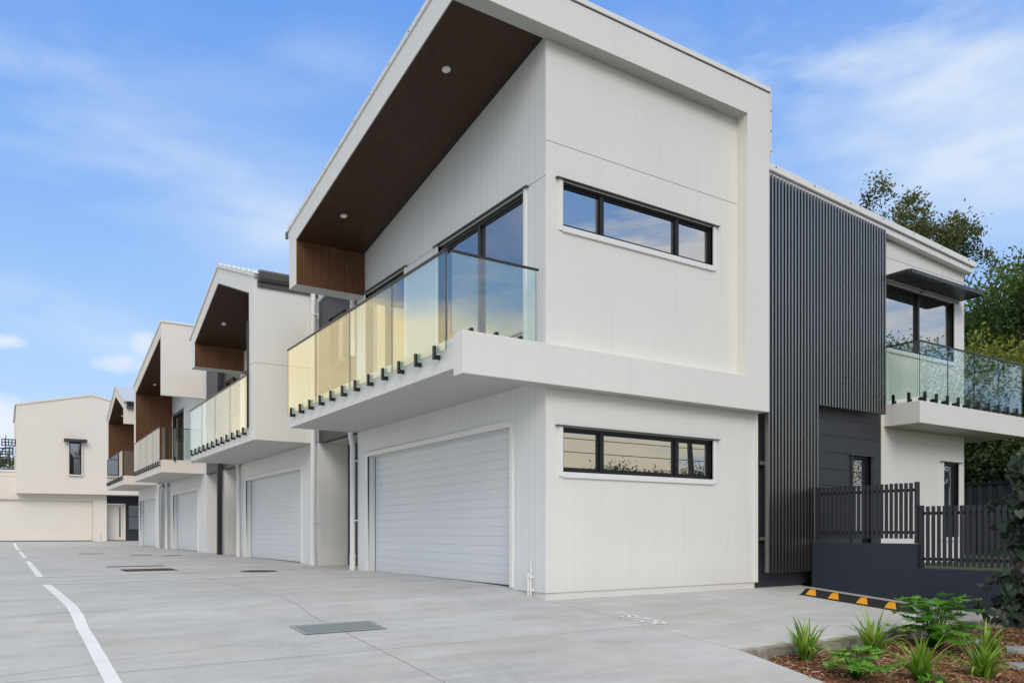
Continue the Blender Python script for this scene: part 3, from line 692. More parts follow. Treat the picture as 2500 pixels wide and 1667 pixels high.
# mulch chips (nobody could count them)
N = 30000
px = rng.uniform(4.3, 12.0, N); py = rng.uniform(2.2, 4.86, N)
keep = np.array([px[i] > xedge(py[i]) + .03 - (abs(rng.normal(0, .07)) if rng.random() < .05 else 0) for i in range(N)]); px, py = px[keep], py[keep]; n = len(px)
pz = np.array([gbz(px[i], py[i]) if px[i] > xedge(py[i]) + .01 else gz(py[i]) + .002 for i in range(n)]) + rng.uniform(.0, .022, n)
an = rng.uniform(0, 2 * math.pi, n); ln = rng.uniform(.010, .040, n); wd = rng.uniform(.003, .009, n); tl = rng.uniform(-.5, .5, n); rl = rng.uniform(-.6, .6, n)
ax = np.stack([np.cos(an) * np.cos(tl), np.sin(an) * np.cos(tl), np.sin(tl)], 1) * ln[:, None]
bx_ = np.stack([-np.sin(an) * np.cos(rl), np.cos(an) * np.cos(rl), np.sin(rl)], 1) * wd[:, None]
c = np.stack([px, py, pz], 1)
V = np.stack([c - ax - bx_, c + ax - bx_ * .5, c + ax + bx_, c - ax + bx_ * .7], 1).reshape(-1, 3)
def quads_obj(name, V, tone, mat, parent=None, off=(0, 0, 0), k=4):
    nf = len(V) // k; me = bpy.data.meshes.new(name)
    me.vertices.add(len(V)); me.vertices.foreach_set('co', (V - np.array(off)).astype(np.float32).ravel())
    me.loops.add(len(V)); me.loops.foreach_set('vertex_index', np.arange(len(V), dtype=np.int32))
    me.polygons.add(nf); me.polygons.foreach_set('loop_start', np.arange(0, len(V), k, dtype=np.int32)); me.polygons.foreach_set('loop_total', np.full(nf, k, dtype=np.int32))
    me.update(calc_edges=True)
    a = me.attributes.new('tone', 'FLOAT', 'FACE'); a.data.foreach_set('value', tone.astype(np.float32))
    me.materials.append(mat); o = bpy.data.objects.new(name, me); COL.objects.link(o)
    if parent: o.parent = parent
    else: o.location = off
    return o
o = quads_obj('mulch', V, rng.beta(1.6, 2.0, n), M['chips']); tag(o, 'loose reddish brown bark mulch covering the garden bed', 'mulch', kind='stuff')

# ------------------------------------------------------------------ markings, covers
def strip(name, pts, wd, label, group=None, mat='line', lift=.004, taper=None):
    """painted strip following the ground; pts (x,y) centre line"""
    mb = MB(); vs = []
    out = []
    for (a, b) in zip(pts, pts[1:]):
        L = math.dist(a, b); k = max(1, int(L / .1)) if min(a[1], b[1]) < 11 else max(1, int(L / .5))
        for i in range(k): out.append((a[0] + (b[0] - a[0]) * i / k, a[1] + (b[1] - a[1]) * i / k))
    out.append(pts[-1])
    for i, p in enumerate(out):
        q0 = out[max(0, i - 1)]; q1 = out[min(len(out) - 1, i + 1)]; dx, dy = q1[0] - q0[0], q1[1] - q0[1]; l = math.hypot(dx, dy); nx, ny = -dy / l, dx / l
        h = wd / 2 * (1 + random.uniform(-.03, .03))
        vs += [(p[0] + nx * h, p[1] + ny * h, gz(p[1] + ny * h) + lift), (p[0] - nx * h, p[1] - ny * h, gz(p[1] - ny * h) + lift)]
    mb.add(vs, [(2 * i, 2 * i + 1, 2 * i + 3, 2 * i + 2) for i in range(len(out) - 1)])
    p = out[0]; o = mb.build(name, M[mat], None, off=(p[0], p[1], gz(p[1])), merge=False)
    for f in o.data.polygons:
        if f.normal.z < 0: f.flip()
    return tag(o, label, 'road marking', group)
LG = 'white lane edge line dashes'
strip('painted_line', [(.64, 3.0), (.625, 5.5), (.605, 7.3), (.50, 12.4)], .10, 'longest white painted lane line, curving down to the bottom edge of the photo', LG)
strip('painted_line', [(.50, 14.5), (.50, 22.0)], .10, 'white lane dash just beyond the long curving line', LG)
strip('painted_line', [(.50, 24.4), (.50, 32.4)], .10, 'second short white lane dash beyond the long line', LG)
strip('painted_line', [(.50, 34.6), (.50, 47.5)], .12, 'farthest white lane dash, ending before the rear garage door', LG)
CG = 'thin pale lines crossing the driveway'
strip('painted_line', [(.55, 12.5), (5.2, 13.25)], .11, 'thin pale cross line starting at the far end of the long white lane line', CG)
strip('painted_line', [(.55, 14.45), (5.3, 15.2)], .11, 'thin pale cross line just in front of the rusty rectangular grate', CG)
strip('painted_line', [(.55, 22.1), (5.0, 23.0)], .14, 'faint cross line from the end of the first lane dash', CG)
strip('painted_line', [(.55, 24.2), (5.2, 25.2)], .14, 'faintest and farthest pale line across the driveway', CG)
# VISITOR
def ribbon(mb, pts, w, z, place):
    P = [Vector(p) for p in pts]; closed = (P[0] - P[-1]).length < 1e-6; n = len(P); vs = []
    if closed: P = P[:-1]; n -= 1
    for i in range(n):
        a = P[(i - 1) % n] if (closed or i) else None; b = P[(i + 1) % n] if (closed or i < n - 1) else None
        d0 = (P[i] - a).normalized() if a is not None else None; d1 = (b - P[i]).normalized() if b is not None else None
        d = (d0 + d1).normalized() if d0 is not None and d1 is not None else (d0 if d1 is None else d1)
        nrm = Vector((-d.y, d.x)); k = 1.0
        if d0 is not None and d1 is not None: k = 1 / max(.6, nrm.dot(Vector((-d0.y, d0.x))))
        vs += [place(P[i] + nrm * w / 2 * k, z), place(P[i] - nrm * w / 2 * k, z)]
    m = n if closed else n - 1
    mb.add(vs, [(2 * i, 2 * i + 1, (2 * (i + 1)) % (2 * n) + 1, (2 * (i + 1)) % (2 * n)) for i in range(m)])
LET = {'V': [[(0, 1), (.35, 0), (.7, 1)]], 'I': [[(.1, 0), (.1, 1)]], 'S': [[(.66, .82), (.5, .97), (.2, .97), (.06, .82), (.06, .64), (.2, .52), (.5, .48), (.66, .36), (.66, .18), (.5, .03), (.2, .03), (.04, .18)]],
       'T': [[(0, .96), (.76, .96)], [(.38, .88), (.38, 0)]], 'O': [[(.06, .25), (.22, .03), (.5, .03), (.66, .25), (.66, .75), (.5, .97), (.22, .97), (.06, .75), (.06, .25)]],
       'R': [[(.06, 0), (.06, .96), (.48, .96), (.64, .84), (.64, .6), (.48, .48), (.14, .48)], [(.36, .42), (.66, 0)]]}
mb = MB(); adv = 0; zl = .004
X0, Y0_, HX, SY = 5.80, 6.86, .215, .137
def place(p, z):
    X = X0 + p.y * HX; Y = Y0_ - p.x * SY; return (X, Y, gz(Y) + z)
for ch in 'VISITOR':
    for st_ in LET[ch]:
        ribbon(mb, [(adv + a, b) for a, b in st_], .225, zl, place); zl += .0003
    adv += {'I': .42, 'V': .92, 'T': .96}.get(ch, .94)
lo = mb.build('ground_lettering', M['line'], None, off=(5.8, 6.45, gz(6.45)), merge=False)
for f in lo.data.polygons:
    if f.normal.z < 0: f.flip()
tag(lo, 'white painted word VISITOR on the concrete parking bay', 'lettering')

# steel mesh grate (near)
g = thing('drain_grate', 'pale galvanised mesh drain grate in the near driveway', 'grate', (2.68, 7.13, gz(7.13)))
def gpt(x, y, l): return (x, y, gz(y) + l)
gx0, gx1, gy0, gy1 = 2.30, 3.07, 6.93, 7.34
MB().add([gpt(gx0, gy0, .003), gpt(gx1, gy0, .003), gpt(gx1, gy1, .003), gpt(gx0, gy1, .003)], [(0, 1, 2, 3)]).build('pit', paint('grate pit', (.20, .215, .215), .8, .2), g)
mb = MB()
for k in range(52):
    x = gx0 + (gx1 - gx0) * k / 51
    mb.add([gpt(x, gy0, .006), gpt(x + .008, gy0, .006), gpt(x + .008, gy1, .006), gpt(x, gy1, .006)], [(0, 1, 2, 3)])
for k in range(22):
    y = gy0 + (gy1 - gy0) * k / 21
    mb.add([gpt(gx0, y, .008), gpt(gx1, y, .008), gpt(gx1, y + .010, .008), gpt(gx0, y + .010, .008)], [(0, 1, 2, 3)])
mb.build('mesh_bars', M['iron'], g, merge=False)
mb = MB()
for (a, b, c_, d) in ((gx0 - .02, gx1 + .02, gy0 - .02, gy0), (gx0 - .02, gx1 + .02, gy1, gy1 + .02), (gx0 - .02, gx0, gy0, gy1), (gx1, gx1 + .02, gy0, gy1)):
    mb.add([gpt(a, c_, .009), gpt(b, c_, .009), gpt(b, d, .009), gpt(a, d, .009)], [(0, 1, 2, 3)])
mb.build('grate_frame', M['iron'], g)
def cover(name, x0, x1, y0, y1, label, cat, group=None, mat='rust', bars=True):
    mb = MB().add([gpt(x0, y0, .003), gpt(x1, y0, .003), gpt(x1, y1, .003), gpt(x0, y1, .003)], [(0, 1, 2, 3)])
    if bars:
        for k in range(14):
            x = x0 + .04 + (x1 - x0 - .08) * k / 13
            mb.add([gpt(x, y0 + .04, .007), gpt(x + .03, y0 + .04, .007), gpt(x + .03, y1 - .04, .007), gpt(x, y1 - .04, .007)], [(0, 1, 2, 3)])
    o = mb.build(name, M[mat], None, off=(x0, y0, gz(y0)), merge=False); return tag(o, label, cat, group)
cover('drain_grate', 1.85, 2.75, 15.6, 16.5, 'rusty brown rectangular grate in the middle of the driveway', 'grate')
cover('pit_cover', 1.75, 2.85, 17.6, 17.9, 'thin dark service strip just behind the rusty grate', 'pit cover')
cover('pit_cover', 3.2, 3.8, 25.6, 26.0, 'left of two small dark pit covers before the third garage', 'pit cover')
cover('pit_cover', 3.9, 4.45, 24.6, 24.95, 'right of two small dark pit covers before the third garage', 'pit cover')
cover('pit_cover', 2.0, 2.7, 27.8, 28.2, 'distant thin dark pit cover left of the small pair', 'pit cover')
mb = MB(); n = 28; cx, cy, r = 3.92, 14.45, .33
mb.add([gpt(cx + r * math.cos(2 * math.pi * k / n), cy + r * math.sin(2 * math.pi * k / n), .003) for k in range(n)], [tuple(range(n))])
for q in range(-3, 4):
    hw = math.sqrt(max(0, (r - .04) ** 2 - (q * .085) ** 2))
    mb.add([gpt(cx - hw, cy + q * .085 - .02, .008), gpt(cx + hw, cy + q * .085 - .02, .008), gpt(cx + hw, cy + q * .085 + .02, .008), gpt(cx - hw, cy + q * .085 + .02, .008)], [(0, 1, 2, 3)])
tag(mb.build('manhole_cover', M['rust'], None, off=(cx, cy, gz(cy)), merge=False), 'round dark iron manhole cover on the driveway before the second garage', 'manhole cover')

# wheel stop
ws = thing('wheel_stop', 'black rubber wheel stop with four yellow reflectors in the visitor bay', 'wheel stop', (9.75, 6.4, gz(6.4)))
y0, y1 = 5.50, 7.20; prof = [(9.66, 0), (9.72, .10), (9.78, .10), (9.84, 0)]
mb = MB(); vs = []
for (y, sc_) in ((y0, .0), (y0 + .09, 1), (y1 - .09, 1), (y1, .0)):
    vs += [(x, y, gz(y) + (z if sc_ else z * .05) + .001) for x, z in prof]
mb.add(vs, [(i * 4 + k, i * 4 + (k + 1) % 4, (i + 1) * 4 + (k + 1) % 4, (i + 1) * 4 + k) for i in range(3) for k in range(4)] + [(0, 1, 2, 3), (15, 14, 13, 12)])
mb.build('rubber_body', M['rubber'], ws, .008)
for yc in (5.80, 6.20, 6.63, 6.99):
    def fp(t, y): return (9.66 + .06 * t - .003, y, gz(y) + .10 * t + .003)
    MB().add([fp(.18, yc - .085), fp(.18, yc + .085), fp(.95, yc + .045), fp(.95, yc - .045)], [(0, 1, 2, 3)]).add([fp(.99, yc - .045), (9.78, yc - .04, gz(yc) + .105), (9.78, yc + .04, gz(yc) + .105), fp(.99, yc + .045)], [(0, 1, 2, 3)]).build('reflector', M['yellow'], ws)

# ------------------------------------------------------------------ charcoal retaining wall with stepped picket fences
rw = MB().prism([(7.72, -.1), (7.72, .685), (6.04, .685), (6.04, .345), (1.0, .345), (1.0, -1.0), (7.72, -1.0)], 10.70, 10.88)
rw.single('retaining_wall', M['char_wall'], 'charcoal rendered retaining wall stepping down beside the visitor bay', 'retaining wall', (10.79, 5, -.3), bevel=.006)
def picket(y0, y1, z0, z1, pitch, label, w=.045):
    t = thing('picket_fence', label, 'picket fence', (10.79, (y0 + y1) / 2, z0), 'charcoal picket fences on the retaining wall')
    mb = MB(); n = int((y1 - y0) / pitch)
    for k in range(n): y = y0 + .03 + k * pitch; mb.box(10.765, 10.785, y, y + w, z0 + random.uniform(-.003, .003), z1 + random.uniform(-.004, .004))
    mb.build('pickets', M['char'], t)
    for z in (z0 + .09, z1 - .10): MB().box(10.79, 10.83, y0, y1, z - .02, z + .02).build('rail', M['black'], t)
    for y in (y0 - .045, y1): MB().box(10.765, 10.83, y, y + .045, z0 - .066 if z0 > .5 else z0 - .036, z1 + .012).build('post', M['char'], t, .003)
picket(6.10, 7.66, .755, 1.545, .0735, 'upper charcoal picket fence on the high wall step next to the batten screen')
picket(1.5, 5.99, .385, 1.21, .0765, 'lower and longer charcoal picket fence running behind the dark leaved shrub')
# courtyard boundary fence far right
bf = thing('boundary_fence', 'dark metal sheet boundary fence behind the courtyard, below the trees', 'fence', (21, 9, .28))
mb = MB()
for k in range(90):
    y = 3 + k * .12; 
    mb.box(20.4, 20.43, y, y + .10, .28, 2.02) if k % 2 else mb.box(20.44, 20.46, y - .012, y + .14, .28, 2.02)
mb.build('fence_sheet', M['char'], bf); box('fence_rail', M['black'], bf, 20.38, 20.48, 3, 14, 2.02, 2.08)

# ------------------------------------------------------------------ stepping stones
SG = 'grey stepping stones in the garden bed'
for (x, y, a, lb) in ((9.07, 4.38, .3, 'grey stepping stone half hidden behind the right strappy plants'), (9.05, 4.0, .5, 'largest grey stepping stone near the right edge of the garden bed'), (8.15, 3.55, .8, 'grey stepping stone nearest the camera at the right photo edge')):
    c_, s_ = math.cos(a), math.sin(a); hw, hh = .15, .11; z = gz(y) - .10
    pl = [(x + c_ * u - s_ * v, y + s_ * u + c_ * v) for u, v in ((-hw, -hh), (hw, -hh * .9), (hw * .95, hh), (-hw, hh * 1.05))]
    MB().prism(pl, z - .03, z + .028, 'XY').single('stepping_stone', M['stone'], lb, 'stepping stone', (x, y, z), SG, bevel=.008)

# ------------------------------------------------------------------ plants
def strap_plant(x, y, n, h, label, seed, lean=(0, 0), flop=1.):
    r = random.Random(seed); z0 = gbz(x, y); V = []; tone = []
    for i in range(n):
        a = r.uniform(0, 2 * math.pi); L = h * r.uniform(.62, 1.2); out = r.uniform(.12, .95) * flop; base = Vector((x + r.gauss(0, .022), y + r.gauss(0, .022), z0 - .01))
        d = Vector((math.cos(a), math.sin(a), 0)); side = Vector((-d.y, d.x, 0)); ang = R(88 - 42 * out); bend = R(r.uniform(60, 185)) * out
        w = r.uniform(.009, .016); K = 9; p = base.copy(); pts = []
        for k in range(K + 1):
            t = k / K; ww = w * (1 - t ** 2.6) * (.75 + .5 * min(1, t * 3)); th = ang - bend * t ** 1.6
            pts.append((p.copy(), ww)); p = p + (d * math.cos(th) + Vector((0, 0, math.sin(th)))) * (L / K) + Vector((lean[0], lean[1], 0)) * (t * L / K)
            if p.z < z0 + .004 and k > 3: p.z = z0 + .004
        tn = min(1, max(0, .15 + .65 * r.random() + .2 * out)) * (.5 if r.random() < .12 else 1)
        for k in range(K):
            (p0, w0), (p1, w1) = pts[k], pts[k + 1]; dz = Vector((0, 0, .35))
            for sg in (-1, 1):
                q = [p0, p1, p1 + side * sg * w1 + dz * w1, p0 + side * sg * w0 + dz * w0]
                if sg < 0: q = q[::-1]
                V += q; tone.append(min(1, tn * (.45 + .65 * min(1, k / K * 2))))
    V = np.array([tuple(v) for v in V])
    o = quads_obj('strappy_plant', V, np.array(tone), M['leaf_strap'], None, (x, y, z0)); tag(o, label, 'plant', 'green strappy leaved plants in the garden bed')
strap_plant(6.37, 4.76 - .1, 60, .42, 'leftmost green strappy plant, next to the corner of the mulch bed', 1)
strap_plant(7.38, 4.60, 56, .46, 'tallest dark green strappy plant, at the back in front of the bay kerb', 2)
strap_plant(6.71, 3.75, 58, .42, 'yellow green strappy plant at the bottom edge, right of the low lobed one', 3)
strap_plant(7.42, 3.58, 70, .40, 'bright arching strappy plant at lower right of the garden bed', 4, (.1, 0))
strap_plant(8.30, 3.95, 46, .38, 'strappy plant half hidden behind the bright lower right one, beside stepping stones', 5)

def lobed_plant(x, y, n, h, label, seed, spread=1.):
    r = random.Random(seed); z0 = gbz(x, y); t_ = thing('lobed_plant', label, 'plant', (x, y, z0), 'leafy lobed plants in the garden bed')
    V = []; tone = []; st = MB()
    for i in range(n):
        a = r.uniform(0, 2 * math.pi); hh = h * r.uniform(.35, 1.0); rad = spread * r.uniform(.03, .20) * (1.25 - hh / h * .5)
        base = Vector((x + r.gauss(0, .02), y + r.gauss(0, .02), z0)); tip = Vector((x + math.cos(a) * rad, y + math.sin(a) * rad, z0 + hh))
        st.tube([base, base.lerp(tip, .5) + Vector((0, 0, hh * .12)), tip], [.005, .004, .003], 5)
        d = Vector((math.cos(a), math.sin(a), r.uniform(-.35, .5))).normalized(); side = d.cross(Vector((0, 0, 1))).normalized(); up = side.cross(d)
        L = r.uniform(.10, .17) * (h / .36) ** .5; tn = r.random()
        NL = 6
        for k in range(NL):        # fingers along the midrib
            t = (k + .5) / NL; c0 = tip + d * L * (t - .08); c1 = tip + d * L * (t + .10)
            c0 -= up * L * .25 * t * t; c1 -= up * L * .25 * (t + .1) ** 2
            fl = L * .52 * math.sin(math.pi * (.18 + .75 * (1 - t)) ) + L * .08
            for sg in (-1, 1):
                tipf = tip + d * L * (t + .20) + side * sg * fl - up * L * .12 + up * r.uniform(-.01, .01)
                m0 = c0.lerp(tipf, .6) - d * L * .035; m1 = c1.lerp(tipf, .6) + d * L * .03
                V += [c0, c1, m1, m0]; V += [m0, m1, tipf + d * .004, tipf]; tone += [tn * .8 + .1 * r.random()] * 2
        e0 = tip + d * L * .9 - up * L * .22; V += [e0 - side * L * .07, e0 + side * L * .07, tip + d * L * 1.25 + side * .002 - up * L * .35, tip + d * L * 1.25 - side * .002 - up * L * .35]; tone.append(tn)
    st.build('leaf_stalks', M['leaf_philo'], t_, smooth=True)
    quads_obj('foliage', np.array([tuple(v) for v in V]), np.array(tone), M['leaf_philo'], t_, (x, y, z0))
lobed_plant(8.30, 4.48, 80, .60, 'larger bright green lobed leaf plant in front of the wheel stop end', 11, 1.35)
lobed_plant(6.20, 4.03, 44, .27, 'small low lobed leaf plant at the bottom edge, left of the yellow green strappy plant', 12, 1.1)
lobed_plant(6.62, 3.52, 16, .12, 'tiny lobed seedling cut off by the bottom edge of the photo', 13, .8)

# dark heart-leaved shrub at the right edge
def shrub():
    r = random.Random(21); bx0, by0 = 9.62, 4.12; z0 = gbz(bx0, by0)
    t_ = thing('redbud_shrub', 'dark green and purple heart leaved shrub at the right edge before the fence', 'shrub', (bx0, by0, z0))
    st = MB(); V = []; tone = []
    outline = [(0, -.05), (.30, -.22), (.55, -.02), (.52, .35), (.25, .78), (0, 1.05), (-.25, .78), (-.52, .35), (-.55, -.02), (-.30, -.22)]
    trunk = [Vector((bx0, by0, z0)), Vector((bx0 + .05, by0 - .02, z0 + .7)), Vector((bx0 + .1, by0 - .1, z0 + 1.5)), Vector((bx0 + .1, by0 - .15, z0 + 2.4))]
    st.tube(trunk, [.03, .025, .018, .01], 8)
    faces = []
    # branches reaching to the left (towards -X,+Y in view) at various heights
    brs = []
    for k in range(64):
        zb = .25 + 1.85 * k / 64; a = r.uniform(R(95), R(215)) if k % 3 else r.uniform(0, 2 * math.pi)
        L = r.uniform(.35, .78) * (1.0 - .22 * abs(zb - 1.0)) * (1 if k % 3 else .6); p0 = Vector((bx0 + .03 + zb * .03, by0 - zb * .05, z0 + zb)); d = Vector((math.cos(a), math.sin(a), 0))
        pts = [p0, p0 + d * L * .5 + Vector((0, 0, .12)), p0 + d * L + Vector((0, 0, .05))]
        st.tube(pts, [.008, .006, .003], 5); brs.append(pts)
        m = 11
        for j in range(m):
            t = .25 + .78 * j / m; q = p0 + d * L * t + Vector((r.gauss(0, .03), r.gauss(0, .03), .1 * math.sin(t * 3) + r.gauss(0, .03)))
            S = r.uniform(.065, .11); aa = r.uniform(0, 2 * math.pi)
            # hanging leaf facing roughly outward with tip down
            nrm = Vector((-.55 + r.gauss(0, .45), -.6 + r.gauss(0, .45), r.uniform(.1, .9))).normalized()
            dn = (Vector((r.gauss(0, .35), r.gauss(0, .35), -1)) - nrm * Vector((0, 0, -1)).dot(nrm)).normalized(); dn = (dn - nrm * dn.dot(nrm)).normalized(); sd = nrm.cross(dn)
            tn = .05 + .2 * r.random() if r.random() < .25 else .45 + .5 * r.random()
            for i in range(len(outline)):
                a0, a1 = outline[i], outline[(i + 1) % len(outline)]
                cpt = q + dn * S * .3 - nrm * S * .04
                V += [cpt, q + sd * a0[0] * S + dn * a0[1] * S, q + sd * a1[0] * S + dn * a1[1] * S]; tone.append(tn)
    st.build('stem', M['bark'], t_, smooth=True)
    quads_obj('foliage', np.array([tuple(v) for v in V]), np.array(tone), M['leaf_red'], t_, (bx0, by0, z0), k=3)
shrub()

# ------------------------------------------------------------------ trees
def tree(name, label, base, blobs, trunk_h, mat, nclump, leaves, leaf, seed, group='trees behind the townhouse', rt=.22, sparse=1., elong=2.2, cat='tree'):
    g = np.random.default_rng(seed); t_ = thing(name, label, cat, base, group); b = np.array(base, float)
    st = MB(); tops = []
    W = np.array([bl[3] * bl[4] * bl[5] for bl in blobs], float) ** .7; W /= W.sum()
    cl = []
    for i in range(nclump):
        bl = blobs[g.choice(len(blobs), p=W)]; u = g.normal(size=3); u /= np.linalg.norm(u); rr = g.uniform(.45, 1.0) ** .5
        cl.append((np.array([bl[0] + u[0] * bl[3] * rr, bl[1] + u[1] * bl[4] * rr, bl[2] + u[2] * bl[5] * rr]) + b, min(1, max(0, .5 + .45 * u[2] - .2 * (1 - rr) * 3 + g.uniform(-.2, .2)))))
    top = b + np.array([blobs[0][0] * .6, blobs[0][1] * .6, blobs[0][2]])
    pts = [Vector(b + (top - b) * t + np.array([.12 * math.sin(5 * t), .1 * math.cos(4 * t) - .1, 0]) * rt * 4) for t in np.linspace(0, 1, 7)]
    st.tube(pts, [rt * (1 - .75 * t) for t in np.linspace(0, 1, 7)], 9)
    idx = g.permutation(len(cl))[:max(14, int(len(cl) * .5))]
    for i in idx:
        c_ = Vector(cl[i][0]); k = g.integers(1, 5); p0 = pts[k]; lowz = min(c_.z - .3, pts[-2].z)
        for q in pts:
            if q.z < lowz: p0 = q
        mid = p0.lerp(c_, .5) + Vector(g.normal(size=3) * .12); st.tube([p0, mid, c_], [rt * .22, rt * .12, rt * .04], 5, cap=False)
    st.build('trunk', M['bark'], t_, smooth=True)
    C = np.array([c_[0] for c_ in cl]); T = np.array([c_[1] for c_ in cl])
    n = nclump * leaves; ci = np.repeat(np.arange(nclump), leaves)
    rad = g.uniform(.28, .55, nclump)[ci] * sparse
    p = C[ci] + g.normal(size=(n, 3)) * rad[:, None] * np.array([1, 1, .62])
    d = g.normal(size=(n, 3)); d[:, 2] -= .7; d /= np.linalg.norm(d, axis=1)[:, None]
    o_ = g.normal(size=(n, 3)); s_ = np.cross(d, o_); s_ /= np.linalg.norm(s_, axis=1)[:, None]
    L = leaf * g.uniform(.6, 1.3, n)[:, None]; w = L / elong
    V = np.stack([p - d * L * .5, p + s_ * w * .5, p + d * L * .5, p - s_ * w * .5], 1).reshape(-1, 3)
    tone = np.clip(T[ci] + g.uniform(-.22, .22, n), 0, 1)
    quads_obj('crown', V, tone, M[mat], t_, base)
TG = 'trees behind the townhouse'
tree('gum_tree', 'tall sparse tree rising above the right roof edge, leftmost of the trees there', (27.6, 16.8, 0), [(0, 0, 10.9, 1.4, 1.4, 1.4), (-.1, .2, 13.2, .45, .45, 1.1), (-.8, .8, 12.2, .55, .55, .9), (-1.6, 1.5, 11.6, .35, .35, .5), (.6, -.6, 12.0, .6, .6, .9)], 13, 'leaf_tall', 130, 60, .15, 3, sparse=.50, rt=.09)
tree('gum_tree', 'second olive tree crown above the roof, right beside the tallest tree', (29.8, 16.5, 0), [(0, 0, 11.2, 1.4, 1.4, 1.5), (-.3, .4, 13.0, .6, .6, 1.0), (.8, -.9, 11.9, .65, .65, 1.0), (-1.2, 1.2, 11.8, .6, .6, .8), (1.5, -1.7, 11.0, .4, .4, .5)], 13, 'leaf_tall', 170, 70, .15, 4, sparse=.55, rt=.10)
tree('broadleaf_tree', 'large dark green tree filling the upper right beside the roof end', (28.2, 11.8, 0), [(0, 0, 7.4, 2.3, 2.4, 2.2), (1.6, -2.6, 8.0, 1.7, 1.7, 1.9), (-.4, .9, 5.2, 2.3, 2.3, 2.3), (.7, -1.0, 9.9, .6, .6, .9), (1.8, -3.0, 10.1, .6, .6, .7)], 7, 'leaf_mid', 420, 120, .16, 5, sparse=.9)
tree('broadleaf_tree', 'yellow green sunlit tree seen over and through the right glass balcony', (24.0, 10.4, 0), [(0, 0, 4.4, 1.7, 2.2, 1.5), (-.4, 1.6, 5.2, 1.4, 1.3, 1.1), (.6, -2.2, 4.6, 1.6, 1.6, 1.5)], 4, 'leaf_lime', 200, 120, .17, 6)
tree('broadleaf_tree', 'dark dense hedge-like tree below the right balcony behind the boundary fence', (23.6, 10.2, 0), [(0, 0, 1.9, 1.8, 2.8, 1.8), (.4, 2.6, 2.4, 1.6, 1.8, 1.8), (.6, -2.8, 2.6, 1.6, 2.0, 2.0), (1.0, 0, 3.6, 1.4, 2.8, 1.0)], 3, 'leaf_dark', 320, 150, .15, 7)
tree('broadleaf_tree', 'dark tree at the right photo edge behind the glass balcony', (31.0, 13.0, 0), [(0, 0, 6.8, 2.8, 3.0, 2.8), (-1.0, 1.5, 4.0, 2.4, 3.0, 2.6)], 6, 'leaf_dark', 260, 120, .22, 8)
tree('olive_tree', 'small olive green tree showing above the low wall at the far left edge', (.2, 72, 0), [(0, 0, 5.6, 1.7, 1.7, 1.0), (.4, 0, 4.0, 1.5, 1.5, 1.3), (-1.6, 0, 6.6, 1.2, 1.2, .8)], 4, 'leaf_lime', 46, 80, .26, 9, group='trees', sparse=.8)
# street side, mirrored in the strip windows
tree('street_tree', 'dark forked street tree mirrored in the right pane of the lower strip window', (22.2, -5.4, -.6), [(0, 0, 7.6, 2.2, 2.2, 1.4)], 5, 'leaf_dark', 34, 60, .2, 10, group='street trees mirrored in the windows', rt=.19)
for (x, y, rr, hh, sd, lb) in ((42.6, -34.0, 1.9, 6.5, 31, 'left rounded tree clump mirrored low in the lower strip window'), (45.0, -32.4, 2.2, 6.1, 32, 'right rounded tree clump mirrored low in the lower strip window'), (49.5, -30, 2.2, 6.6, 33, 'far tree mirrored beside the forked street tree')):
    tree('street_tree', lb, (x, y, -.6), [(0, 0, hh - .9, rr, rr, 1.0), (rr * .5, 0, hh * .55, rr * 1.2, rr * 1.2, hh * .42)], 3, 'leaf_dark', 130, 110, .22, sd, group='street trees mirrored in the windows', rt=.3, sparse=1.5)
for (x, y, hh, sd, lb) in ((-4.6, 74, 7.5, 41, 'green tree mirrored at the lower left of the second balcony glass'), (-10.5, 70, 8.5, 42, 'taller green tree mirrored in the second and third balcony glass'), (-17, 66, 8.0, 43, 'outer green tree mirrored in the balcony glass')):
    tree('boundary_tree', lb, (x, y, 0), [(0, 0, hh * .62, 3.2, 3.0, hh * .36), (1.5, 0, hh * .35, 2.6, 2.6, hh * .3), (-2, 0, hh * .4, 2.6, 2.6, hh * .33)], 4, 'leaf_lime', 120, 60, .4, sd, group='trees mirrored in the balcony glass', rt=.25, sparse=1.5)
tree('street_tree', 'big tree mirrored in the upper right window behind the awning', (34.5, -4.0, -.6), [(0, 0, 7.5, 3.4, 3.4, 2.6), (2.5, -2, 5.5, 2.6, 2.6, 2.2), (-1.5, 2.0, 5.0, 2.2, 2.2, 2.0)], 6, 'leaf_mid', 170, 110, .15, 51, group='street trees mirrored in the windows', rt=.3, sparse=1.1)
wr = thing('power_line', 'thin dark power wires mirrored across the lower strip window', 'power line', (20, -14, 5))
for (z, y) in ((5.35, -14), (4.75, -14.4), (3.95, -14.2), (3.82, -14.5), (3.68, -14.1)):
    MB().tube([(-30 + 10 * k, y, z + .05 * ((k - 6) / 6) ** 2 * 8) for k in range(13)], .02, 5).build('wire', M['wire'], wr)

# ------------------------------------------------------------------ camera (level, rising-front shift)
cam = bpy.data.cameras.new('camera'); co = bpy.data.objects.new('camera', cam); COL.objects.link(co)
cam.sensor_width = 36; cam.lens = 1902.6 / 2500 * 36; cam.shift_y = 464.5 / 2500; cam.clip_end = 3000; cam.clip_start = .05
co.location = (0, 0, .85); co.rotation_euler = (R(90), 0, -math.atan2(.547, .8372)); sc.camera = co

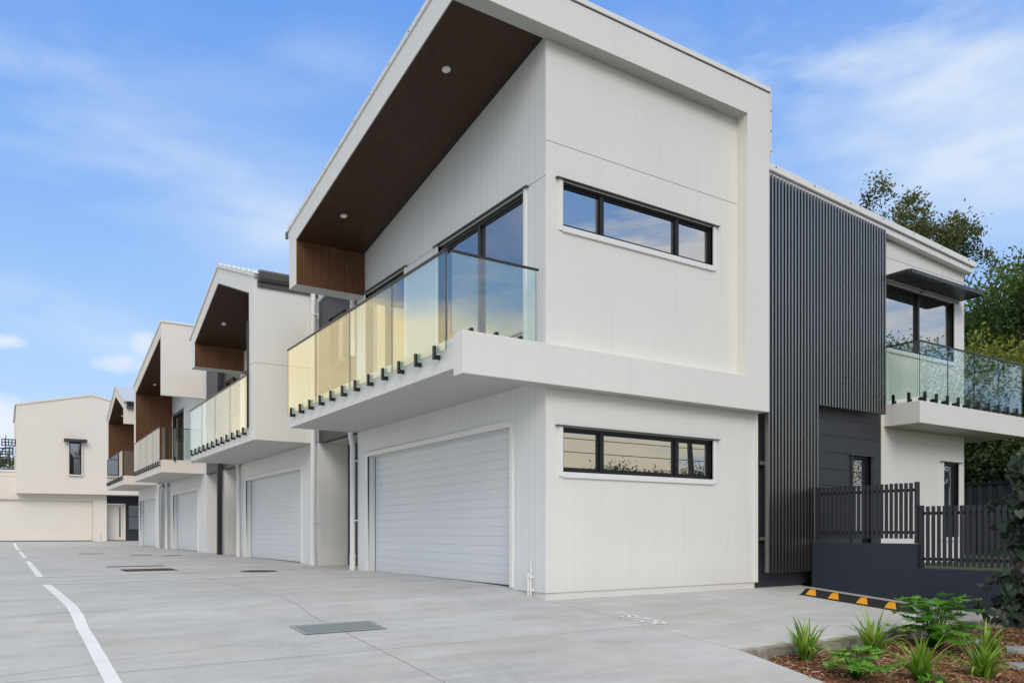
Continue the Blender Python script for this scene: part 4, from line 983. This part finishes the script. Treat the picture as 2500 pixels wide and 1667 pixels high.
# ------------------------------------------------------------------ sky and light
SUN_EL, SUN_AZ = 32., Vector((-.42, -.91, 0)).normalized()
W = bpy.data.worlds.new('World'); sc.world = W; W.use_nodes = True; nt = W.node_tree
bg = nt.nodes['Background']
sky = nd(nt, 'ShaderNodeTexSky', sky_type='NISHITA'); sky.sun_disc = False; sky.sun_elevation = R(SUN_EL); sky.sun_rotation = math.atan2(SUN_AZ.x, SUN_AZ.y)
sky.air_density = 1.0; sky.dust_density = 1.2; sky.ozone_density = 1.6
tc = nd(nt, 'ShaderNodeTexCoord'); D = tc.outputs['Generated']; s = sep(nt, D)
zc = math_n(nt, 'MAXIMUM', s[2], 0)
hz = math_n(nt, 'POWER', math_n(nt, 'SUBTRACT', 1, zc), 3.2)
# blue gradient of an evening sky over the physical one; bright unseen zenith added to light the ground
K = 10.0
grad = ramp(nt, zc, [(0, (.68 * K, .82 * K, 1.03 * K)), (.20, (.43 * K, .67 * K, 1.03 * K)), (.40, (.225 * K, .47 * K, .98 * K)), (.62, (.13 * K, .34 * K, .90 * K)), (.72, (.80 * K, .86 * K, .95 * K)), (1, (1.35 * K, 1.30 * K, 1.16 * K))])
col = mixc(nt, .86, sky.outputs[0], grad)
def cdot(v):
    n = nd(nt, 'ShaderNodeVectorMath', operation='DOT_PRODUCT'); lk(nt, D, n.inputs[0]); n.inputs[1].default_value = Vector(v).normalized(); return n.outputs['Value']
def softband(v, along, wl, ww):
    """soft elliptical patch around direction v, long axis 'along'"""
    v = Vector(v).normalized(); a = Vector(along); a = (a - v * a.dot(v)).normalized(); b_ = v.cross(a)
    da = math_n(nt, 'DIVIDE', cdot(a), wl); db = math_n(nt, 'DIVIDE', cdot(b_), ww)
    r2 = math_n(nt, 'ADD', math_n(nt, 'MULTIPLY', da, da), math_n(nt, 'MULTIPLY', db, db))
    g_ = math_n(nt, 'EXPONENT', math_n(nt, 'MULTIPLY', r2, -1.)); return math_n(nt, 'MULTIPLY', g_, math_n(nt, 'GREATER_THAN', cdot(v), 0))
mp = nd(nt, 'ShaderNodeMapping'); mp.inputs['Scale'].default_value = (1.6, 1.6, 5.0); lk(nt, D, mp.inputs[0])
wn = noise(nt, mp.outputs[0], 1.7, 6, .55)
wisp = ramp(nt, wn, [(.36, (0, 0, 0)), (.66, (1, 1, 1))])
bands = None
right = (.8372, -.547, 0)
for (v, al, wl, ww, st_) in (((.687, .537, .489), (.84, -.5, .16), .26, .045, 1.0), ((.77, .43, .50), (.84, -.5, .30), .30, .07, .8), ((.829, .399, .392), (.84, -.5, .20), .22, .05, .85), ((.86, .36, .33), (.84, -.5, -.05), .16, .05, .6),
                        ((.068, .914, .40), (.8, -.3, -.42), .40, .07, .5), ((.26, .87, .37), (.8, -.3, -.30), .26, .06, .5), ((.053, .971, .234), (.9, -.1, -.22), .14, .028, .75), ((.021, .877, .481), (.8, -.3, .05), .10, .05, .55), ((.278, .821, .498), (.8, -.4, .02), .10, .04, .45)):
    g_ = math_n(nt, 'MULTIPLY', softband(v, al, wl, ww), st_)
    bands = g_ if bands is None else math_n(nt, 'ADD', bands, g_)
wfac = math_n(nt, 'MULTIPLY', bands, math_n(nt, 'ADD', math_n(nt, 'MULTIPLY', wisp, 1.05), .08), clamp=True)
wfac = math_n(nt, 'MINIMUM', math_n(nt, 'MULTIPLY', wfac, .85), .8)
col = mixc(nt, wfac, col, (7.6, 8.5, 9.6))
# cumulus low on the left of the view
cn = noise(nt, D, 11, 7, .55)
cum = None
for (v, wl, ww, st_) in (((.110, .975, .190), .040, .018, .85), ((.133, .969, .212), .024, .024, .85), ((-.003, .993, .121), .05, .045, 1.1), ((.003, .98, .201), .030, .012, .9), ((.15, .975, .175), .045, .02, .6)):
    g_ = math_n(nt, 'MULTIPLY', softband(v, right, wl, ww), st_); cum = g_ if cum is None else math_n(nt, 'MAXIMUM', cum, g_)
cf = ramp(nt, math_n(nt, 'ADD', math_n(nt, 'MULTIPLY', cum, .62), math_n(nt, 'MULTIPLY', math_n(nt, 'SUBTRACT', cn, .5), 1.1)), [(.28, (0, 0, 0)), (.58, (1, 1, 1))])
cf = math_n(nt, 'MULTIPLY', cf, math_n(nt, 'GREATER_THAN', cum, .05))
col = mixc(nt, math_n(nt, 'MULTIPLY', cf, .75), col, (8.9, 9.1, 9.6))
# big warm evening cumulus off to the left of the view (mirrored in the balcony glass) and broken cloud towards the street
mp2 = nd(nt, 'ShaderNodeMapping'); mp2.inputs['Scale'].default_value = (1, 1, 1.8); lk(nt, D, mp2.inputs[0])
bn = noise(nt, mp2.outputs[0], 2.6, 7, .55)
lm = ramp(nt, math_n(nt, 'MULTIPLY', s[0], -1), [(.16, (0, 0, 0)), (.25, (1, 1, 1)), (.62, (1, 1, 1)), (.78, (0, 0, 0))])
lm = math_n(nt, 'MULTIPLY', lm, math_n(nt, 'GREATER_THAN', s[1], 0))
edge_ = math_n(nt, 'ADD', math_n(nt, 'MINIMUM', .335, math_n(nt, 'SUBTRACT', .20, math_n(nt, 'MULTIPLY', s[0], .42))), math_n(nt, 'MULTIPLY', math_n(nt, 'SUBTRACT', bn, .5), .45))
wc = ramp(nt, math_n(nt, 'SUBTRACT', edge_, zc), [(-.0, (0, 0, 0)), (.05, (1, 1, 1))])
wc = math_n(nt, 'MULTIPLY', wc, lm)
wcol = ramp(nt, noise(nt, D, 7, 5), [(.35, (15.0, 11.2, 5.4)), (.65, (16.0, 13.4, 9.0))])
col = mixc(nt, math_n(nt, 'MULTIPLY', wc, .92), col, wcol)
# thin grey-white cloud elsewhere on the west side
wl2 = math_n(nt, 'MULTIPLY', ramp(nt, math_n(nt, 'MULTIPLY', s[0], -1), [(.15, (0, 0, 0)), (.6, (1, 1, 1))]), ramp(nt, bn, [(.45, (0, 0, 0)), (.62, (1, 1, 1))]))
col = mixc(nt, math_n(nt, 'MULTIPLY', math_n(nt, 'MULTIPLY', wl2, math_n(nt, 'SUBTRACT', 1, wc)), .75), col, (10.0, 9.6, 8.9))
sm = ramp(nt, math_n(nt, 'MULTIPLY', s[1], -1), [(.05, (0, 0, 0)), (.35, (1, 1, 1))])
mp3 = nd(nt, 'ShaderNodeMapping'); mp3.inputs['Scale'].default_value = (1, 1, 4.2); mp3.inputs['Location'].default_value = (.3, 0, .2); lk(nt, D, mp3.inputs[0])
bn2 = noise(nt, mp3.outputs[0], 3.6, 7, .6)
sc_f = math_n(nt, 'MULTIPLY', ramp(nt, math_n(nt, 'SUBTRACT', bn2, math_n(nt, 'MULTIPLY', zc, .12)), [(.40, (0, 0, 0)), (.54, (1, 1, 1))]), sm)
warmlow = ramp(nt, zc, [(0, (11.8, 9.6, 6.2)), (.16, (10.2, 9.5, 7.8)), (.32, (9.0, 9.2, 9.3)), (.5, (8.6, 9.0, 9.5))])
col = mixc(nt, math_n(nt, 'MULTIPLY', sc_f, .8), col, warmlow)
lk(nt, col, bg.inputs[0]); bg.inputs[1].default_value = .102
sun = bpy.data.lights.new('sun', 'SUN'); sun.energy = 1.35; sun.angle = R(28); sun.color = (1, .90, .76)
so = bpy.data.objects.new('sun', sun); COL.objects.link(so)
dr = Vector((SUN_AZ.x * math.cos(R(SUN_EL)), SUN_AZ.y * math.cos(R(SUN_EL)), math.sin(R(SUN_EL))))
so.rotation_euler = dr.to_track_quat('Z', 'Y').to_euler(); so.location = dr * 60

sc.view_settings.view_transform = 'Standard'; sc.view_settings.look = 'None'; sc.view_settings.exposure = 0; sc.view_settings.gamma = 1
sc.cycles.max_bounces = 8; sc.cycles.transparent_max_bounces = 24; sc.cycles.glossy_bounces = 5; sc.cycles.diffuse_bounces = 4
